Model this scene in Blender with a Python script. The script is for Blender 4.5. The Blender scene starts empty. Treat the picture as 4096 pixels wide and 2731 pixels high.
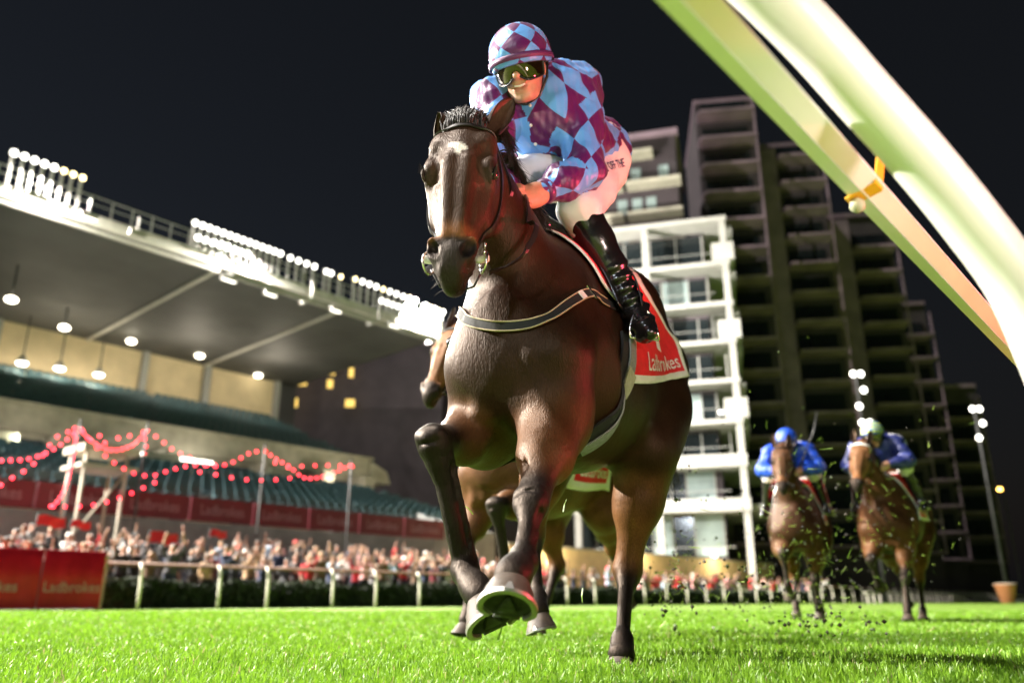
import bpy, bmesh, math, random
import numpy as np
from mathutils import Vector, Matrix
from mathutils.bvhtree import BVHTree

# ------------------------------------------------------------------ camera, sky, lights, exposure
scene = bpy.context.scene
C = scene.collection
R = math.radians
FPX, TH, HC = 3200.0, R(17.9), 0.23            # focal length in photo pixels, pitch up, camera height
cam_data = bpy.data.cameras.new('camera')
cam = bpy.data.objects.new('camera', cam_data); C.objects.link(cam)
cam.location = (0, 0, HC); cam.rotation_euler = (R(90) + TH, 0, 0)
cam_data.sensor_width = 36.0; cam_data.lens = 36.0 * FPX / 4096.0
cam_data.clip_start = 0.05; cam_data.clip_end = 3000
cam_data.dof.use_dof = True; cam_data.dof.focus_distance = 2.5; cam_data.dof.aperture_fstop = 1.6
scene.camera = cam

world = bpy.data.worlds.new('World'); scene.world = world; world.use_nodes = True
wn = world.node_tree.nodes; wl = world.node_tree.links
bg = wn['Background']
sky = wn.new('ShaderNodeTexSky'); sky.sky_type = 'NISHITA'; sky.sun_disc = False
sky.sun_elevation = R(-4.0); sky.sun_rotation = R(-60); sky.air_density = 1.0; sky.dust_density = 1.0
mixw = wn.new('ShaderNodeMixRGB'); mixw.blend_type = 'ADD'; mixw.inputs[0].default_value = 1.0
mixw.inputs[2].default_value = (0.022, 0.025, 0.029, 1)      # city glow on the night sky
wl.new(sky.outputs[0], mixw.inputs[1]); wl.new(mixw.outputs[0], bg.inputs[0])
bg.inputs[1].default_value = 0.08

SUN_AZ, SUN_EL = R(-92), R(58)                 # the ring of course floodlights, mostly from the stand side
sun_d = bpy.data.lights.new('sun', 'SUN'); sun_d.energy = 3.0; sun_d.angle = R(2.5); sun_d.color = (1.0, 0.94, 0.86)
sun = bpy.data.objects.new('sun', sun_d); C.objects.link(sun)
to_sun = Vector((math.sin(SUN_AZ) * math.cos(SUN_EL), math.cos(SUN_AZ) * math.cos(SUN_EL), math.sin(SUN_EL)))
sun.rotation_euler = to_sun.to_track_quat('Z', 'Y').to_euler()
sun.location = (-40, 5, 25)

scene.view_settings.view_transform = 'Standard'; scene.view_settings.look = 'None'
scene.view_settings.exposure = 1.3; scene.view_settings.gamma = 1.0
scene.cycles.use_denoising = True
scene.cycles.max_bounces = 6; scene.cycles.sample_clamp_indirect = 6.0

# ------------------------------------------------------------------ helpers
CT, ST = math.cos(TH), math.sin(TH)
def at(px, py, D):
    """world point at photo pixel (4096 wide) and world distance Y = D"""
    a = (px - 2048) / FPX; b = (1365.5 - py) / FPX
    y = CT - b * ST; z = ST + b * CT
    s = D / y
    return np.array((a * s, D, z * s + HC))
def link(o, parent=None):
    C.objects.link(o)
    if parent is not None: o.parent = parent
    return o
def empty(name, loc=(0, 0, 0), rz=0, label=None, cat=None, group=None):
    o = bpy.data.objects.new(name, None); C.objects.link(o)
    o.location = loc; o.rotation_euler = (0, 0, rz); o.empty_display_size = 0.1
    return tag(o, label, cat, group)
ORD = ('first', 'second', 'third', 'fourth', 'fifth', 'sixth', 'seventh', 'eighth', 'ninth', 'tenth', 'eleventh', 'twelfth', 'thirteenth', 'fourteenth')
def tag(o, label=None, cat=None, group=None, kind=None):
    for k, v in (('label', label), ('category', cat), ('group', group), ('kind', kind)):
        if v: o[k] = v
    return o
def mesh_np(name, V, F, mat=None, parent=None, smooth=True, mats=None, fmat=None):
    """V (n,3), F (m,3|4) numpy or list of lists"""
    me = bpy.data.meshes.new(name)
    V = np.asarray(V, np.float32)
    if isinstance(F, np.ndarray):
        m, k = F.shape
        me.vertices.add(len(V)); me.vertices.foreach_set('co', V.ravel())
        me.loops.add(m * k); me.loops.foreach_set('vertex_index', F.astype(np.int32).ravel())
        me.polygons.add(m); me.polygons.foreach_set('loop_start', np.arange(0, m * k, k, dtype=np.int32))
        me.polygons.foreach_set('loop_total', np.full(m, k, np.int32))
    else:
        me.from_pydata([tuple(v) for v in V], [], F)
    for mm in (mats or ([mat] if mat else [])): me.materials.append(mm)
    if fmat is not None: me.polygons.foreach_set('material_index', np.asarray(fmat, np.int32))
    me.polygons.foreach_set('use_smooth', np.full(len(me.polygons), smooth))
    me.update(calc_edges=True); me.validate()
    return link(bpy.data.objects.new(name, me), parent)

class MB:
    """collects boxes, tubes, quads for one mesh"""
    def __init__(s): s.V = []; s.F = []
    def add(s, V, F):
        n = len(s.V); s.V += [tuple(v) for v in V]; s.F += [[i + n for i in f] for f in F]
    def box(s, lo, hi, M=None):
        x0, y0, z0 = lo; x1, y1, z1 = hi
        V = [(x0,y0,z0),(x1,y0,z0),(x1,y1,z0),(x0,y1,z0),(x0,y0,z1),(x1,y0,z1),(x1,y1,z1),(x0,y1,z1)]
        if M is not None: V = [tuple(M @ Vector(v)) for v in V]
        s.add(V, [[3,2,1,0],[4,5,6,7],[0,1,5,4],[1,2,6,5],[2,3,7,6],[3,0,4,7]])
    def hexa(s, P):
        s.add(P, [[3,2,1,0],[4,5,6,7],[0,1,5,4],[1,2,6,5],[2,3,7,6],[3,0,4,7]])
    def tube(s, pts, rad, n=8, caps=True, sq=None):
        pts = [np.array(p, float) for p in pts]; m = len(pts)
        rad = [rad] * m if np.isscalar(rad) else rad
        ref = np.array((0, 0, 1.0)); rings = []
        prev = None
        for i in range(m):
            t = pts[min(i + 1, m - 1)] - pts[max(i - 1, 0)]; t /= np.linalg.norm(t) + 1e-12
            if prev is None:
                a = np.cross(t, ref)
                if np.linalg.norm(a) < 1e-3: a = np.cross(t, (1.0, 0, 0))
            else:
                a = prev - t * prev.dot(t)
            a /= np.linalg.norm(a) + 1e-12; prev = a
            b = np.cross(t, a)
            q = sq or 1.0
            rings.append([pts[i] + rad[i] * (a * math.cos(2*math.pi*k/n) + q * b * math.sin(2*math.pi*k/n)) for k in range(n)])
        base = len(s.V)
        for r in rings: s.V += [tuple(v) for v in r]
        for i in range(m - 1):
            for k in range(n):
                k2 = (k + 1) % n
                s.F.append([base+i*n+k, base+i*n+k2, base+(i+1)*n+k2, base+(i+1)*n+k])
        if caps:
            s.F.append([base + k for k in range(n)][::-1]); s.F.append([base+(m-1)*n+k for k in range(n)])
    def ball(s, c, r, nu=10, nv=6, sc=(1,1,1)):
        V = []; F = []
        for j in range(nv + 1):
            th = math.pi * j / nv
            for i in range(nu):
                ph = 2*math.pi*i/nu
                V.append((c[0]+r*sc[0]*math.sin(th)*math.cos(ph), c[1]+r*sc[1]*math.sin(th)*math.sin(ph), c[2]+r*sc[2]*math.cos(th)))
        for j in range(nv):
            for i in range(nu):
                i2 = (i+1) % nu
                F.append([j*nu+i, (j+1)*nu+i, (j+1)*nu+i2, j*nu+i2])
        s.add(V, F)
    def build(s, name, mat, parent=None, smooth=False):
        o = mesh_np(name, np.array(s.V) if s.V else np.zeros((0,3)), s.F, mat, parent, smooth)
        return o

# ---- materials
def mat_new(name):
    m = bpy.data.materials.new(name); m.use_nodes = True
    return m, m.node_tree.nodes, m.node_tree.links, m.node_tree.nodes['Principled BSDF']
def mat(name, col, rough=0.6, metal=0.0, noise=0.0, nscale=20.0, bump=0.0, spec=0.5, coat=0.0, trans=0.0, coords='Object', detail=4, rvar=0.0):
    m, n, l, p = mat_new(name)
    p.inputs['Base Color'].default_value = (*col, 1); p.inputs['Roughness'].default_value = rough
    p.inputs['Metallic'].default_value = metal; p.inputs['Specular IOR Level'].default_value = spec
    p.inputs['Coat Weight'].default_value = coat; p.inputs['Transmission Weight'].default_value = trans
    if noise or bump or rvar:
        tc = n.new('ShaderNodeTexCoord'); nz = n.new('ShaderNodeTexNoise')
        nz.inputs['Scale'].default_value = nscale; nz.inputs['Detail'].default_value = detail
        l.new(tc.outputs[coords], nz.inputs['Vector'])
        if noise:
            rp = n.new('ShaderNodeMapRange'); rp.inputs[1].default_value = 0.25; rp.inputs[2].default_value = 0.75
            rp.inputs[3].default_value = 1 - noise; rp.inputs[4].default_value = 1 + noise
            l.new(nz.outputs['Fac'], rp.inputs[0])
            mx = n.new('ShaderNodeMixRGB'); mx.blend_type = 'MULTIPLY'; mx.inputs[0].default_value = 1
            mx.inputs[1].default_value = (*col, 1); l.new(rp.outputs[0], mx.inputs[2]); l.new(mx.outputs[0], p.inputs['Base Color'])
        if bump:
            b = n.new('ShaderNodeBump'); b.inputs['Strength'].default_value = bump; b.inputs['Distance'].default_value = 0.01
            l.new(nz.outputs['Fac'], b.inputs['Height']); l.new(b.outputs[0], p.inputs['Normal'])
        if rvar:
            rr = n.new('ShaderNodeMapRange'); rr.inputs[3].default_value = max(0.05, rough - rvar); rr.inputs[4].default_value = min(1, rough + rvar)
            l.new(nz.outputs['Fac'], rr.inputs[0]); l.new(rr.outputs[0], p.inputs['Roughness'])
    return m
def emis(name, col, strength):
    m, n, l, p = mat_new(name)
    p.inputs['Base Color'].default_value = (*[min(1, c) for c in col], 1)
    p.inputs['Emission Color'].default_value = (*col, 1); p.inputs['Emission Strength'].default_value = strength
    return m

# ------------------------------------------------------------------ solid fields: continuous organic bodies
class Field:
    def __init__(s, lo, hi, h):
        s.lo = np.array(lo, np.float32); s.h = h
        s.n = np.ceil((np.array(hi) - s.lo) / h).astype(int) + 1
        s.v = np.full(s.n, 0.3, np.float32)
        s.ax = [s.lo[i] + h * np.arange(s.n[i], dtype=np.float32) for i in range(3)]
    def _sub(s, lo, hi, pad):
        sl = []
        for i in range(3):
            a = int(max(0, math.floor((lo[i] - pad - s.lo[i]) / s.h))); b = int(min(s.n[i], math.ceil((hi[i] + pad - s.lo[i]) / s.h) + 1))
            if b <= a: return None
            sl.append(slice(a, b))
        X = s.ax[0][sl[0]][:, None, None]; Y = s.ax[1][sl[1]][None, :, None]; Z = s.ax[2][sl[2]][None, None, :]
        return tuple(sl), X, Y, Z
    def _mix(s, sl, d, k, sub=False):
        a = s.v[sl]
        if sub:
            d = -d
            h = np.clip(0.5 + 0.5 * (d - a) / k, 0, 1); s.v[sl] = a + (d - a) * h + k * h * (1 - h)
        else:
            h = np.clip(0.5 + 0.5 * (d - a) / k, 0, 1); s.v[sl] = d + (a - d) * h - k * h * (1 - h)
    def cone(s, a, ra, b, rb, k=0.03, sub=False, side=None, q=1.0):
        a = np.array(a, np.float32); b = np.array(b, np.float32); R_ = max(ra, rb) * max(1, q)
        g = s._sub(np.minimum(a, b) - R_, np.maximum(a, b) + R_, k + s.h * 2)
        if g is None: return
        sl, X, Y, Z = g
        ab = b - a; L2 = float(ab @ ab) + 1e-9
        px, py, pz = X - a[0], Y - a[1], Z - a[2]
        t = np.clip((px * ab[0] + py * ab[1] + pz * ab[2]) / L2, 0, 1)
        dx, dy, dz = px - t * ab[0], py - t * ab[1], pz - t * ab[2]
        if side is not None:
            sv = np.array(side, np.float32); sv /= np.linalg.norm(sv)
            c = dx * sv[0] + dy * sv[1] + dz * sv[2]; e = c * (1 / q - 1)
            dx, dy, dz = dx + e * sv[0], dy + e * sv[1], dz + e * sv[2]
        d = np.sqrt(dx * dx + dy * dy + dz * dz) - (ra + t * (rb - ra))
        s._mix(sl, d, k, sub)
    def chain(s, P, k=0.03, side=None, q=1.0):
        for (a, ra), (b, rb) in zip(P[:-1], P[1:]): s.cone(a, ra, b, rb, k, side=side, q=q)
    def ell(s, c, r, k=0.03, axes=None, sub=False):
        c = np.array(c, np.float32); r = np.array(r, np.float32) if not np.isscalar(r) else np.full(3, r, np.float32)
        A = np.eye(3) if axes is None else frame(*axes)
        ext = np.sqrt(((A.T * r[None, :]) ** 2).sum(1))
        g = s._sub(c - ext, c + ext, k + s.h * 2)
        if g is None: return
        sl, X, Y, Z = g
        px, py, pz = X - c[0], Y - c[1], Z - c[2]
        k0 = 0; k1 = 0
        for i in range(3):
            u = px * A[i, 0] + py * A[i, 1] + pz * A[i, 2]
            k0 = k0 + (u / r[i]) ** 2; k1 = k1 + (u / r[i] ** 2) ** 2
        k0 = np.sqrt(k0); k1 = np.sqrt(k1) + 1e-6
        s._mix(sl, k0 * (k0 - 1) / k1, k, sub)
    def loft(s, o, ax, up, st, k=0.04, cap=(0.05, 0.05), egg=0.0, n=2.0):
        """st rows: t, half width, top, bottom along 'up'; egg narrows the top"""
        A = frame(ax, up); o = np.array(o, np.float32)
        T = np.array([r[0] for r in st]); ts = np.linspace(T[0], T[-1], 160)
        W, TP, BT = [catmull(T, np.array([r[i] for r in st]), ts) for i in (1, 2, 3)]
        e = []
        for t in (T[0] - cap[0], T[-1] + cap[1]):
            for w in (-max(W), max(W)):
                for v in (min(BT), max(TP)): e.append(o + A[0] * t + A[2] * w + A[1] * v)
        e = np.array(e); g = s._sub(e.min(0), e.max(0), k + s.h * 2)
        if g is None: return
        sl, X, Y, Z = g
        px, py, pz = X - o[0], Y - o[1], Z - o[2]
        t = px * A[0, 0] + py * A[0, 1] + pz * A[0, 2]
        v = px * A[1, 0] + py * A[1, 1] + pz * A[1, 2]
        w = px * A[2, 0] + py * A[2, 1] + pz * A[2, 2]
        tc = np.clip(t, T[0], T[-1])
        ww = np.interp(tc, ts, W).astype(np.float32); tp = np.interp(tc, ts, TP).astype(np.float32); bt = np.interp(tc, ts, BT).astype(np.float32)
        hh = np.maximum((tp - bt) / 2, 1e-3); yn = (v - (tp + bt) / 2) / hh
        we = ww * (1 - egg * np.clip(yn, -1, 1.2)) if egg else ww
        dt = np.where(t < T[0], (t - T[0]) / max(cap[0], 1e-3), np.where(t > T[-1], (t - T[-1]) / max(cap[1], 1e-3), 0))
        xn = w / we
        if n == 2.0: rho = np.sqrt(xn * xn + yn * yn + dt * dt)
        else: rho = (np.abs(xn) ** n + np.abs(yn) ** n + np.abs(dt) ** n) ** (1 / n)
        g1 = np.sqrt((xn / we) ** 2 + (yn / hh) ** 2) / np.maximum(rho, 1e-4)
        d = (rho - 1) / np.maximum(g1, 1 / np.maximum(we, hh))
        s._mix(sl, d, k)
    def mesh(s):
        """naive surface nets"""
        v = s.v; ins = v < 0
        n0, n1, n2 = v.shape
        cnt = np.zeros((n0-1, n1-1, n2-1), np.int8)
        for i in (0, 1):
            for j in (0, 1):
                for k in (0, 1): cnt += ins[i:n0-1+i, j:n1-1+j, k:n2-1+k]
        act = (cnt > 0) & (cnt < 8)
        I = np.argwhere(act); idx = np.full(act.shape, -1, np.int32); idx[act] = np.arange(len(I))
        cor = [(i, j, k) for i in (0, 1) for j in (0, 1) for k in (0, 1)]
        val = np.stack([v[I[:,0]+c[0], I[:,1]+c[1], I[:,2]+c[2]] for c in cor], 1)
        acc = np.zeros((len(I), 3), np.float32); num = np.zeros(len(I), np.float32)
        for a in range(8):
            for b in range(a+1, 8):
                ca, cb = np.array(cor[a]), np.array(cor[b])
                if np.abs(ca - cb).sum() != 1: continue
                va, vb = val[:, a], val[:, b]; m = (va < 0) != (vb < 0)
                t = np.where(m, va / np.where(m, va - vb, 1), 0)
                acc += np.where(m[:, None], ca + t[:, None] * (cb - ca), 0); num += m
        V = (I + acc / num[:, None]) * s.h + s.lo
        Q = []
        for d in range(3):
            a = [slice(None)] * 3; b = [slice(None)] * 3
            a[d] = slice(0, -1); b[d] = slice(1, None)
            e = np.argwhere(ins[tuple(a)] != ins[tuple(b)])
            u, w = (d + 1) % 3, (d + 2) % 3
            e = e[(e[:, u] > 0) & (e[:, w] > 0) & (e[:, u] < v.shape[u]-1) & (e[:, w] < v.shape[w]-1)]
            def cell(du, dw):
                c = e.copy(); c[:, u] += du; c[:, w] += dw
                return idx[c[:, 0], c[:, 1], c[:, 2]]
            q = np.stack([cell(-1, -1), cell(0, -1), cell(0, 0), cell(-1, 0)], 1)
            fl = ins[e[:, 0], e[:, 1], e[:, 2]]
            q[~fl] = q[~fl][:, ::-1]
            Q.append(q)
        return V, np.concatenate(Q)
def frame(x, y=(0, 0, 1)):
    x = np.array(x, float); x /= np.linalg.norm(x)
    y = np.array(y, float); y = y - x * x.dot(y); y /= np.linalg.norm(y)
    return np.stack([x, y, np.cross(x, y)]).astype(np.float32)
def catmull(T, Y, ts):
    m = np.gradient(Y, T) if len(T) > 2 else np.full(len(T), (Y[-1] - Y[0]) / (T[-1] - T[0]))
    i = np.clip(np.searchsorted(T, ts, 'right') - 1, 0, len(T) - 2)
    h = T[i+1] - T[i]; u = (ts - T[i]) / h
    return (2*u**3-3*u**2+1)*Y[i] + (u**3-2*u**2+u)*h*m[i] + (-2*u**3+3*u**2)*Y[i+1] + (u**3-u**2)*h*m[i+1]
def smooth_path(P, n=40):
    P = np.array(P, float); keep = np.r_[True, np.linalg.norm(np.diff(P, axis=0), axis=1) > 1e-7]
    if keep.sum() > 1: P = P[keep]
    else: P = np.stack([P[0], P[0] + 1e-4])
    d = np.r_[0, np.cumsum(np.linalg.norm(np.diff(P, axis=0), axis=1))]
    ts = np.linspace(0, d[-1], n)
    return np.stack([catmull(d, P[:, i], ts) for i in range(P.shape[1])], 1)
def segdist(V, a, b):
    a = np.asarray(a); b = np.asarray(b); ab = b - a
    t = np.clip(((V - a) @ ab) / (ab @ ab), 0, 1)
    return np.linalg.norm(V - a - t[:, None] * ab, axis=1), t
def vcol(o, col, name='Col'):
    at_ = o.data.color_attributes.new(name, 'FLOAT_COLOR', 'POINT')
    at_.data.foreach_set('color', np.c_[col, np.ones(len(col))].astype(np.float32).ravel())
def sstep(a, b, x):
    t = np.clip((x - a) / (b - a), 0, 1); return t * t * (3 - 2 * t)
def bvh_of(V, F):
    return BVHTree.FromPolygons([tuple(v) for v in np.asarray(V, float)], [tuple(int(i) for i in f) for f in F])
def ribbon(pts, width, thick, bvh=None, off=0.004, n=40, normals=None, nw=3, drape=0.06):
    """a strap along pts, laid on the surface of bvh; returns V, F"""
    P = smooth_path(pts, n); Nn = []; Q = []
    for p in P:
        nn = None
        if bvh is not None:
            hit, nn, _, _ = bvh.find_nearest(Vector(p))
            if hit is not None and (Vector(p) - hit).length < drape: p = np.array(hit)
        Q.append(np.array(p, float)); Nn.append(np.array(nn if nn is not None else (0, 0, 1.0)))
    Q = np.array(Q); Nn = np.array(Nn) if normals is None else smooth_path(normals, n)
    for _ in range(3):
        Nn[1:-1] = (Nn[:-2] + Nn[1:-1] * 2 + Nn[2:]) / 4
        Q[1:-1] = (Q[:-2] + Q[1:-1] * 2 + Q[2:]) / 4
    V = []; F = []
    for i in range(n):
        t = Q[min(i+1, n-1)] - Q[max(i-1, 0)]; t /= np.linalg.norm(t)
        nn = Nn[i] - t * t.dot(Nn[i]); nn /= np.linalg.norm(nn) + 1e-9
        s_ = np.cross(t, nn)
        row = [-1 + 2 * j / (nw - 1) for j in range(nw)]
        for h_ in (off, off + thick):
            for c in row:
                q = Q[i] + s_ * c * width / 2
                if bvh is not None:
                    hit, n2, _, _ = bvh.find_nearest(Vector(q))
                    if hit is not None and (Vector(q) - hit).length < drape * .6:
                        dv = np.array(hit) - q; q = q + nn * dv.dot(nn)
                V.append(q + nn * h_)
    m = nw * 2
    for i in range(n - 1):
        a = i * m; b = a + m
        for j in range(nw - 1):
            F.append([a+nw+j, a+nw+j+1, b+nw+j+1, b+nw+j]); F.append([a+j+1, a+j, b+j, b+j+1])
        F.append([a, a+nw, b+nw, b]); F.append([a+nw-1+nw, a+nw-1, b+nw-1, b+nw-1+nw])
    for a in (0, (n-1)*m):
        f = [a+j for j in range(nw)] + [a+nw+j for j in range(nw-1, -1, -1)]
        F.append(f if a == 0 else f[::-1])
    return np.array(V), F
def text_mesh(body, size=1.0, bold=0.0, shear=0.0, sx=1.0):
    """flat triangulated lettering, centred, as V (x,y), F"""
    cu = bpy.data.curves.new('lettering', 'FONT'); cu.body = body; cu.size = size; cu.align_x = 'CENTER'; cu.align_y = 'CENTER'
    cu.offset = bold; cu.shear = shear; cu.resolution_u = 3
    ob = bpy.data.objects.new('lettering', cu); C.objects.link(ob)
    dg = bpy.context.evaluated_depsgraph_get(); me = bpy.data.meshes.new_from_object(ob.evaluated_get(dg))
    bm = bmesh.new(); bm.from_mesh(me); bmesh.ops.triangulate(bm, faces=bm.faces)
    bmesh.ops.subdivide_edges(bm, edges=[e for e in bm.edges if e.calc_length() > size * .35], cuts=1, use_grid_fill=False)
    bmesh.ops.triangulate(bm, faces=bm.faces)
    bm.verts.index_update()
    V = np.array([(v.co.x * sx, v.co.y) for v in bm.verts]); F = [[v.index for v in f.verts] for f in bm.faces]
    bm.free(); bpy.data.objects.remove(ob); bpy.data.curves.remove(cu); bpy.data.meshes.remove(me)
    return V, F
# ------------------------------------------------------------------ horses
def lerp(a, b, t): return np.array(a) + (np.array(b) - np.array(a)) * t
def horse_field(P, h):
    """P: pose in horse coordinates (x forward, y to the horse's left, z up). Returns V, F of one continuous body"""
    F_ = Field((-1.35, -0.52, -0.03), (1.25, 0.52, 1.98), h)
    dz = P.get('dz', 0.0)
    up = np.array((0, 0, dz))
    # trunk
    st = [(-1.20, .10, 1.50, 1.18), (-1.08, .20, 1.60, 1.02), (-.90, .25, 1.68, .93), (-.70, .272, 1.70, .86), (-.45, .28, 1.62, .775),
          (-.20, .285, 1.56, .715), (.0, .262, 1.575, .70), (.15, .235, 1.55, .715), (.30, .215, 1.45, .74), (.42, .195, 1.33, .78), (.50, .14, 1.20, .84)]
    F_.loft(up, (1, 0, 0), (0, 0, 1), [(t, w * 1.02, a, b) for t, w, a, b in st], k=.05, cap=(.06, .05), egg=.20)
    # neck: from the chest and withers up to the poll
    poll = np.array(P['poll']); nose = np.array(P['nose'])
    nb = np.array((.16, 0, 1.20)) + up
    ax = poll - nb; Ln = np.linalg.norm(ax)
    F_.loft(nb, ax, (-ax[2], 0, ax[0]), [(0, .165, .27, -.31), (.25*Ln, .150, .215, -.245), (.5*Ln, .118, .165, -.175), (.75*Ln, .078, .115, -.125), (Ln*.93, .060, .07, -.105)], k=.06, cap=(.12, .05), egg=.22)
    # head
    a = nose - poll; Lh = np.linalg.norm(a); s = Lh / .53
    A = frame(a, (1, P.get('face_l', 0.0), .25)); fx, fd, fl = A[0], A[1], A[2]      # along, dorsal (front of the face), lateral
    def H(t, d, l): return poll + (fx * t + fd * d + fl * l) * s
    Fl = lambda *r: [(t*s, w*s, tp*s, bt*s) for t, w, tp, bt in r]
    F_.loft(poll, a, fd, Fl((-.02, .070, .03, -.13), (.07, .088, .060, -.155), (.15, .100, .075, -.165), (.235, .096, .074, -.178), (.32, .082, .062, -.158),
                            (.40, .066, .047, -.118), (.47, .050, .042, -.090), (.52, .050, .043, -.085), (.555, .042, .030, -.078), (.585, .030, .004, -.064)), k=.02, cap=(.03, .025), n=2.25)
    for q in (-1, 1):
        F_.ell(H(.222, .022, q*.096), np.array((.034, .024, .020))*s, .022, (fx, fd))          # orbit
        F_.ell(H(.192, .040, q*.088), np.array((.034, .017, .020))*s, .020, (fx + fd*.3, fd))  # brow ridge
        F_.ell(H(.115, .022, q*.072), np.array((.055, .035, .034))*s, .03, (fx, fd))             # temple
        F_.ell(H(.245, -.080, q*.076), np.array((.125, .085, .032))*s, .03, (fx, fd))           # cheek
        F_.cone(H(.26, -.002, q*.090), .012*s, H(.37, -.020, q*.062), .008*s, .022)           # facial crest
        F_.cone(H(.20, .066, q*.030), .016*s, H(.45, .036, q*.020), .012*s, .022)             # nasal bone
        F_.ell(H(.158, .064, q*.078), np.array((.020, .012, .013))*s, .022, (fx, fd), sub=True)   # hollow over the eye
        F_.cone(H(.29, .045, q*.064), .008*s, H(.40, .028, q*.052), .007*s, .020, sub=True)
        F_.ell(H(.500, .020, q*.050), np.array((.044, .026, .024))*s, .02, (fx - fd*.25 - fl*q*.25, fd))  # nostril flare
        F_.ell(H(.515, -.030, q*.040), np.array((.040, .030, .022))*s, .02, (fx, fd))
        F_.ell(H(.555, -.004, q*.020), np.array((.034, .032, .020))*s, .018, (fx, fd))         # upper lip
    F_.ell(H(.572, -.060, 0), np.array((.030, .028, .034))*s, .012, (fx, fd))                   # chin
    for q in (-1, 1):
        F_.ell(H(.503, .044, q*.052), np.array((.034, .024, .019))*s, .005, (fx - fl*q*.45 + fd*.10, fd), sub=True)  # nostril
        F_.cone(H(.585, -.036, q*.010), .006*s, H(.55, -.040, q*.046), .006*s, .010, sub=True); F_.cone(H(.55, -.040, q*.046), .006*s, H(.49, -.046, q*.060), .004*s, .010, sub=True)   # mouth
        F_.ell(H(.226, .030, q*.116), np.array((.022, .015, .014))*s, .008, (fx, fd), sub=True) # eye socket
    # shoulder, breast and quarter muscles
    for q, ln in ((-1, 'RF'), (1, 'LF')):
        L = P[ln]; sh, el, kn, fe, ho = [np.array(x) for x in L['j']]; g = L.get('g', 1.0)
        F_.ell((.18, q*.140 + (P.get('shift', 0) if q < 0 else -P.get('shift', 0)*.6), 1.00+dz), (.24, .075, .17), .07, ((.35, 0, 1), (1, 0, 0)))           # shoulder blade mass
        F_.cone((.12, q*.055, 1.34+dz), .11, sh - (0, 0, .03), .100, .09); F_.cone(sh - (0, 0, .06), .100, el, .105, .06)
        F_.cone(sh + (.02, -q*.06, -.02), .075, sh + (.04, -q*.10, -.17), .06, .035)                  # pectorals
        F_.cone(lerp(sh, el, .8), .105, lerp(el, kn, .45), .076, .06)
        d = (kn - el) / np.linalg.norm(kn - el)
        F_.cone(el, .080, lerp(el, kn, .45), .068, .05); F_.cone(lerp(el, kn, .4), .067, lerp(el, kn, .88), .041, .03)
        F_.cone(lerp(el, kn, .2) + fwd(el, kn)*.035, .045, lerp(el, kn, .62) + fwd(el, kn)*.022, .032, .03)
        kf = fwd(kn, fe)
        F_.cone(lerp(el, kn, .86), .043*g, kn, .050*g, .025); F_.cone(kn, .051*g, lerp(kn, fe, .14), .042*g, .02)
        F_.ell(kn + kf*.014, np.array((.052, .036, .044))*g, .015, (fe - kn, kf))
        F_.cone(lerp(kn, fe, .1), .038*g, lerp(kn, fe, .25), .030*g, .02); F_.cone(lerp(kn, fe, .2), .028*g, lerp(kn, fe, .85), .028*g, .02)
        tn = np.array(L.get('tn', -kf)); F_.cone(lerp(kn, fe, .12) + tn*.030*g, .019*g, lerp(kn, fe, .9) + tn*.032*g, .019*g, .012)         # tendons
        F_.ell(fe + tn*.010, np.array((.048, .044, .040))*g, .02, (fe - kn, kf)); F_.cone(fe, .037*g, lerp(fe, ho, .75), .040, .02)
        F_.cone(lerp(fe, ho, .6), .038, lerp(fe, ho, .95), .040, .02)
    for q, ln in ((-1, 'RH'), (1, 'LH')):
        L = P[ln]; hp, sf, hk, fe, ho = [np.array(x) for x in L['j']]
        F_.ell((-.86, q*.14, 1.32+dz), (.30, .125, .28), .07); F_.ell((-.66, q*.145, 1.50+dz), (.30, .135, .17), .08)
        F_.cone(hp, .20, sf, .135, .08); F_.ell(lerp(hp, sf, .55), (.27, .125, .20), .07, (sf - hp, (1, 0, 0)))
        kf = fwd(hk, fe)
        F_.cone(lerp(hp, sf, .7) - kf*.10, .13, lerp(sf, hk, .35) - kf*.04, .085, .06)
        F_.cone(sf, .11, lerp(sf, hk, .5), .092, .05); F_.cone(lerp(sf, hk, .45), .09, lerp(sf, hk, .9), .045, .03)
        F_.cone(lerp(sf, hk, .6) - kf*.05, .022, hk - kf*.062, .024, .025)                        # hock tendon
        F_.cone(lerp(sf, hk, .85), .046, hk, .060, .025); F_.cone(hk - kf*.045, .032, lerp(hk, fe, .2) - kf*.02, .030, .025)
        F_.cone(hk, .050, lerp(hk, fe, .2), .036, .02); F_.cone(lerp(hk, fe, .15), .031, lerp(hk, fe, .88), .025, .02)
        F_.cone(lerp(hk, fe, .15) - kf*.028, .018, lerp(hk, fe, .9) - kf*.026, .018, .012)
        F_.ell(fe - kf*.006, (.046, .040, .038), .02, (fe - hk, kf)); F_.cone(fe, .036, lerp(fe, ho, .75), .037, .02)
        F_.cone(lerp(fe, ho, .6), .038, lerp(fe, ho, .92), .047, .02)
    rv = np.random.default_rng(2)
    for q, ln in ((-1, 'RF'), (1, 'LF')):             # knee bones, sinews and veins of the forelegs
        j = [np.array(x) for x in P[ln]['j']]; el, kn, fe = j[1], j[2], j[3]; kf = fwd(kn, fe); ax = (fe - kn)/np.linalg.norm(fe - kn); sdv = np.cross(ax, kf); g = P[ln].get('g', 1.0)
        for a_, s_, r_ in ((-.022, .030, .020), (-.022, -.030, .020), (.022, .026, .017), (.022, -.026, .017)): F_.ell(kn + ax*a_ + sdv*s_*g + kf*.022*g, r_*g, .012)
        F_.ell(kn - kf*.048*g - ax*.012, np.array((.024, .018, .016))*g, .014, (ax, kf))
        F_.cone(kn + kf*.050*g - sdv*.03, .004, kn + kf*.050*g + sdv*.03, .004, .012, sub=True)
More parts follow.
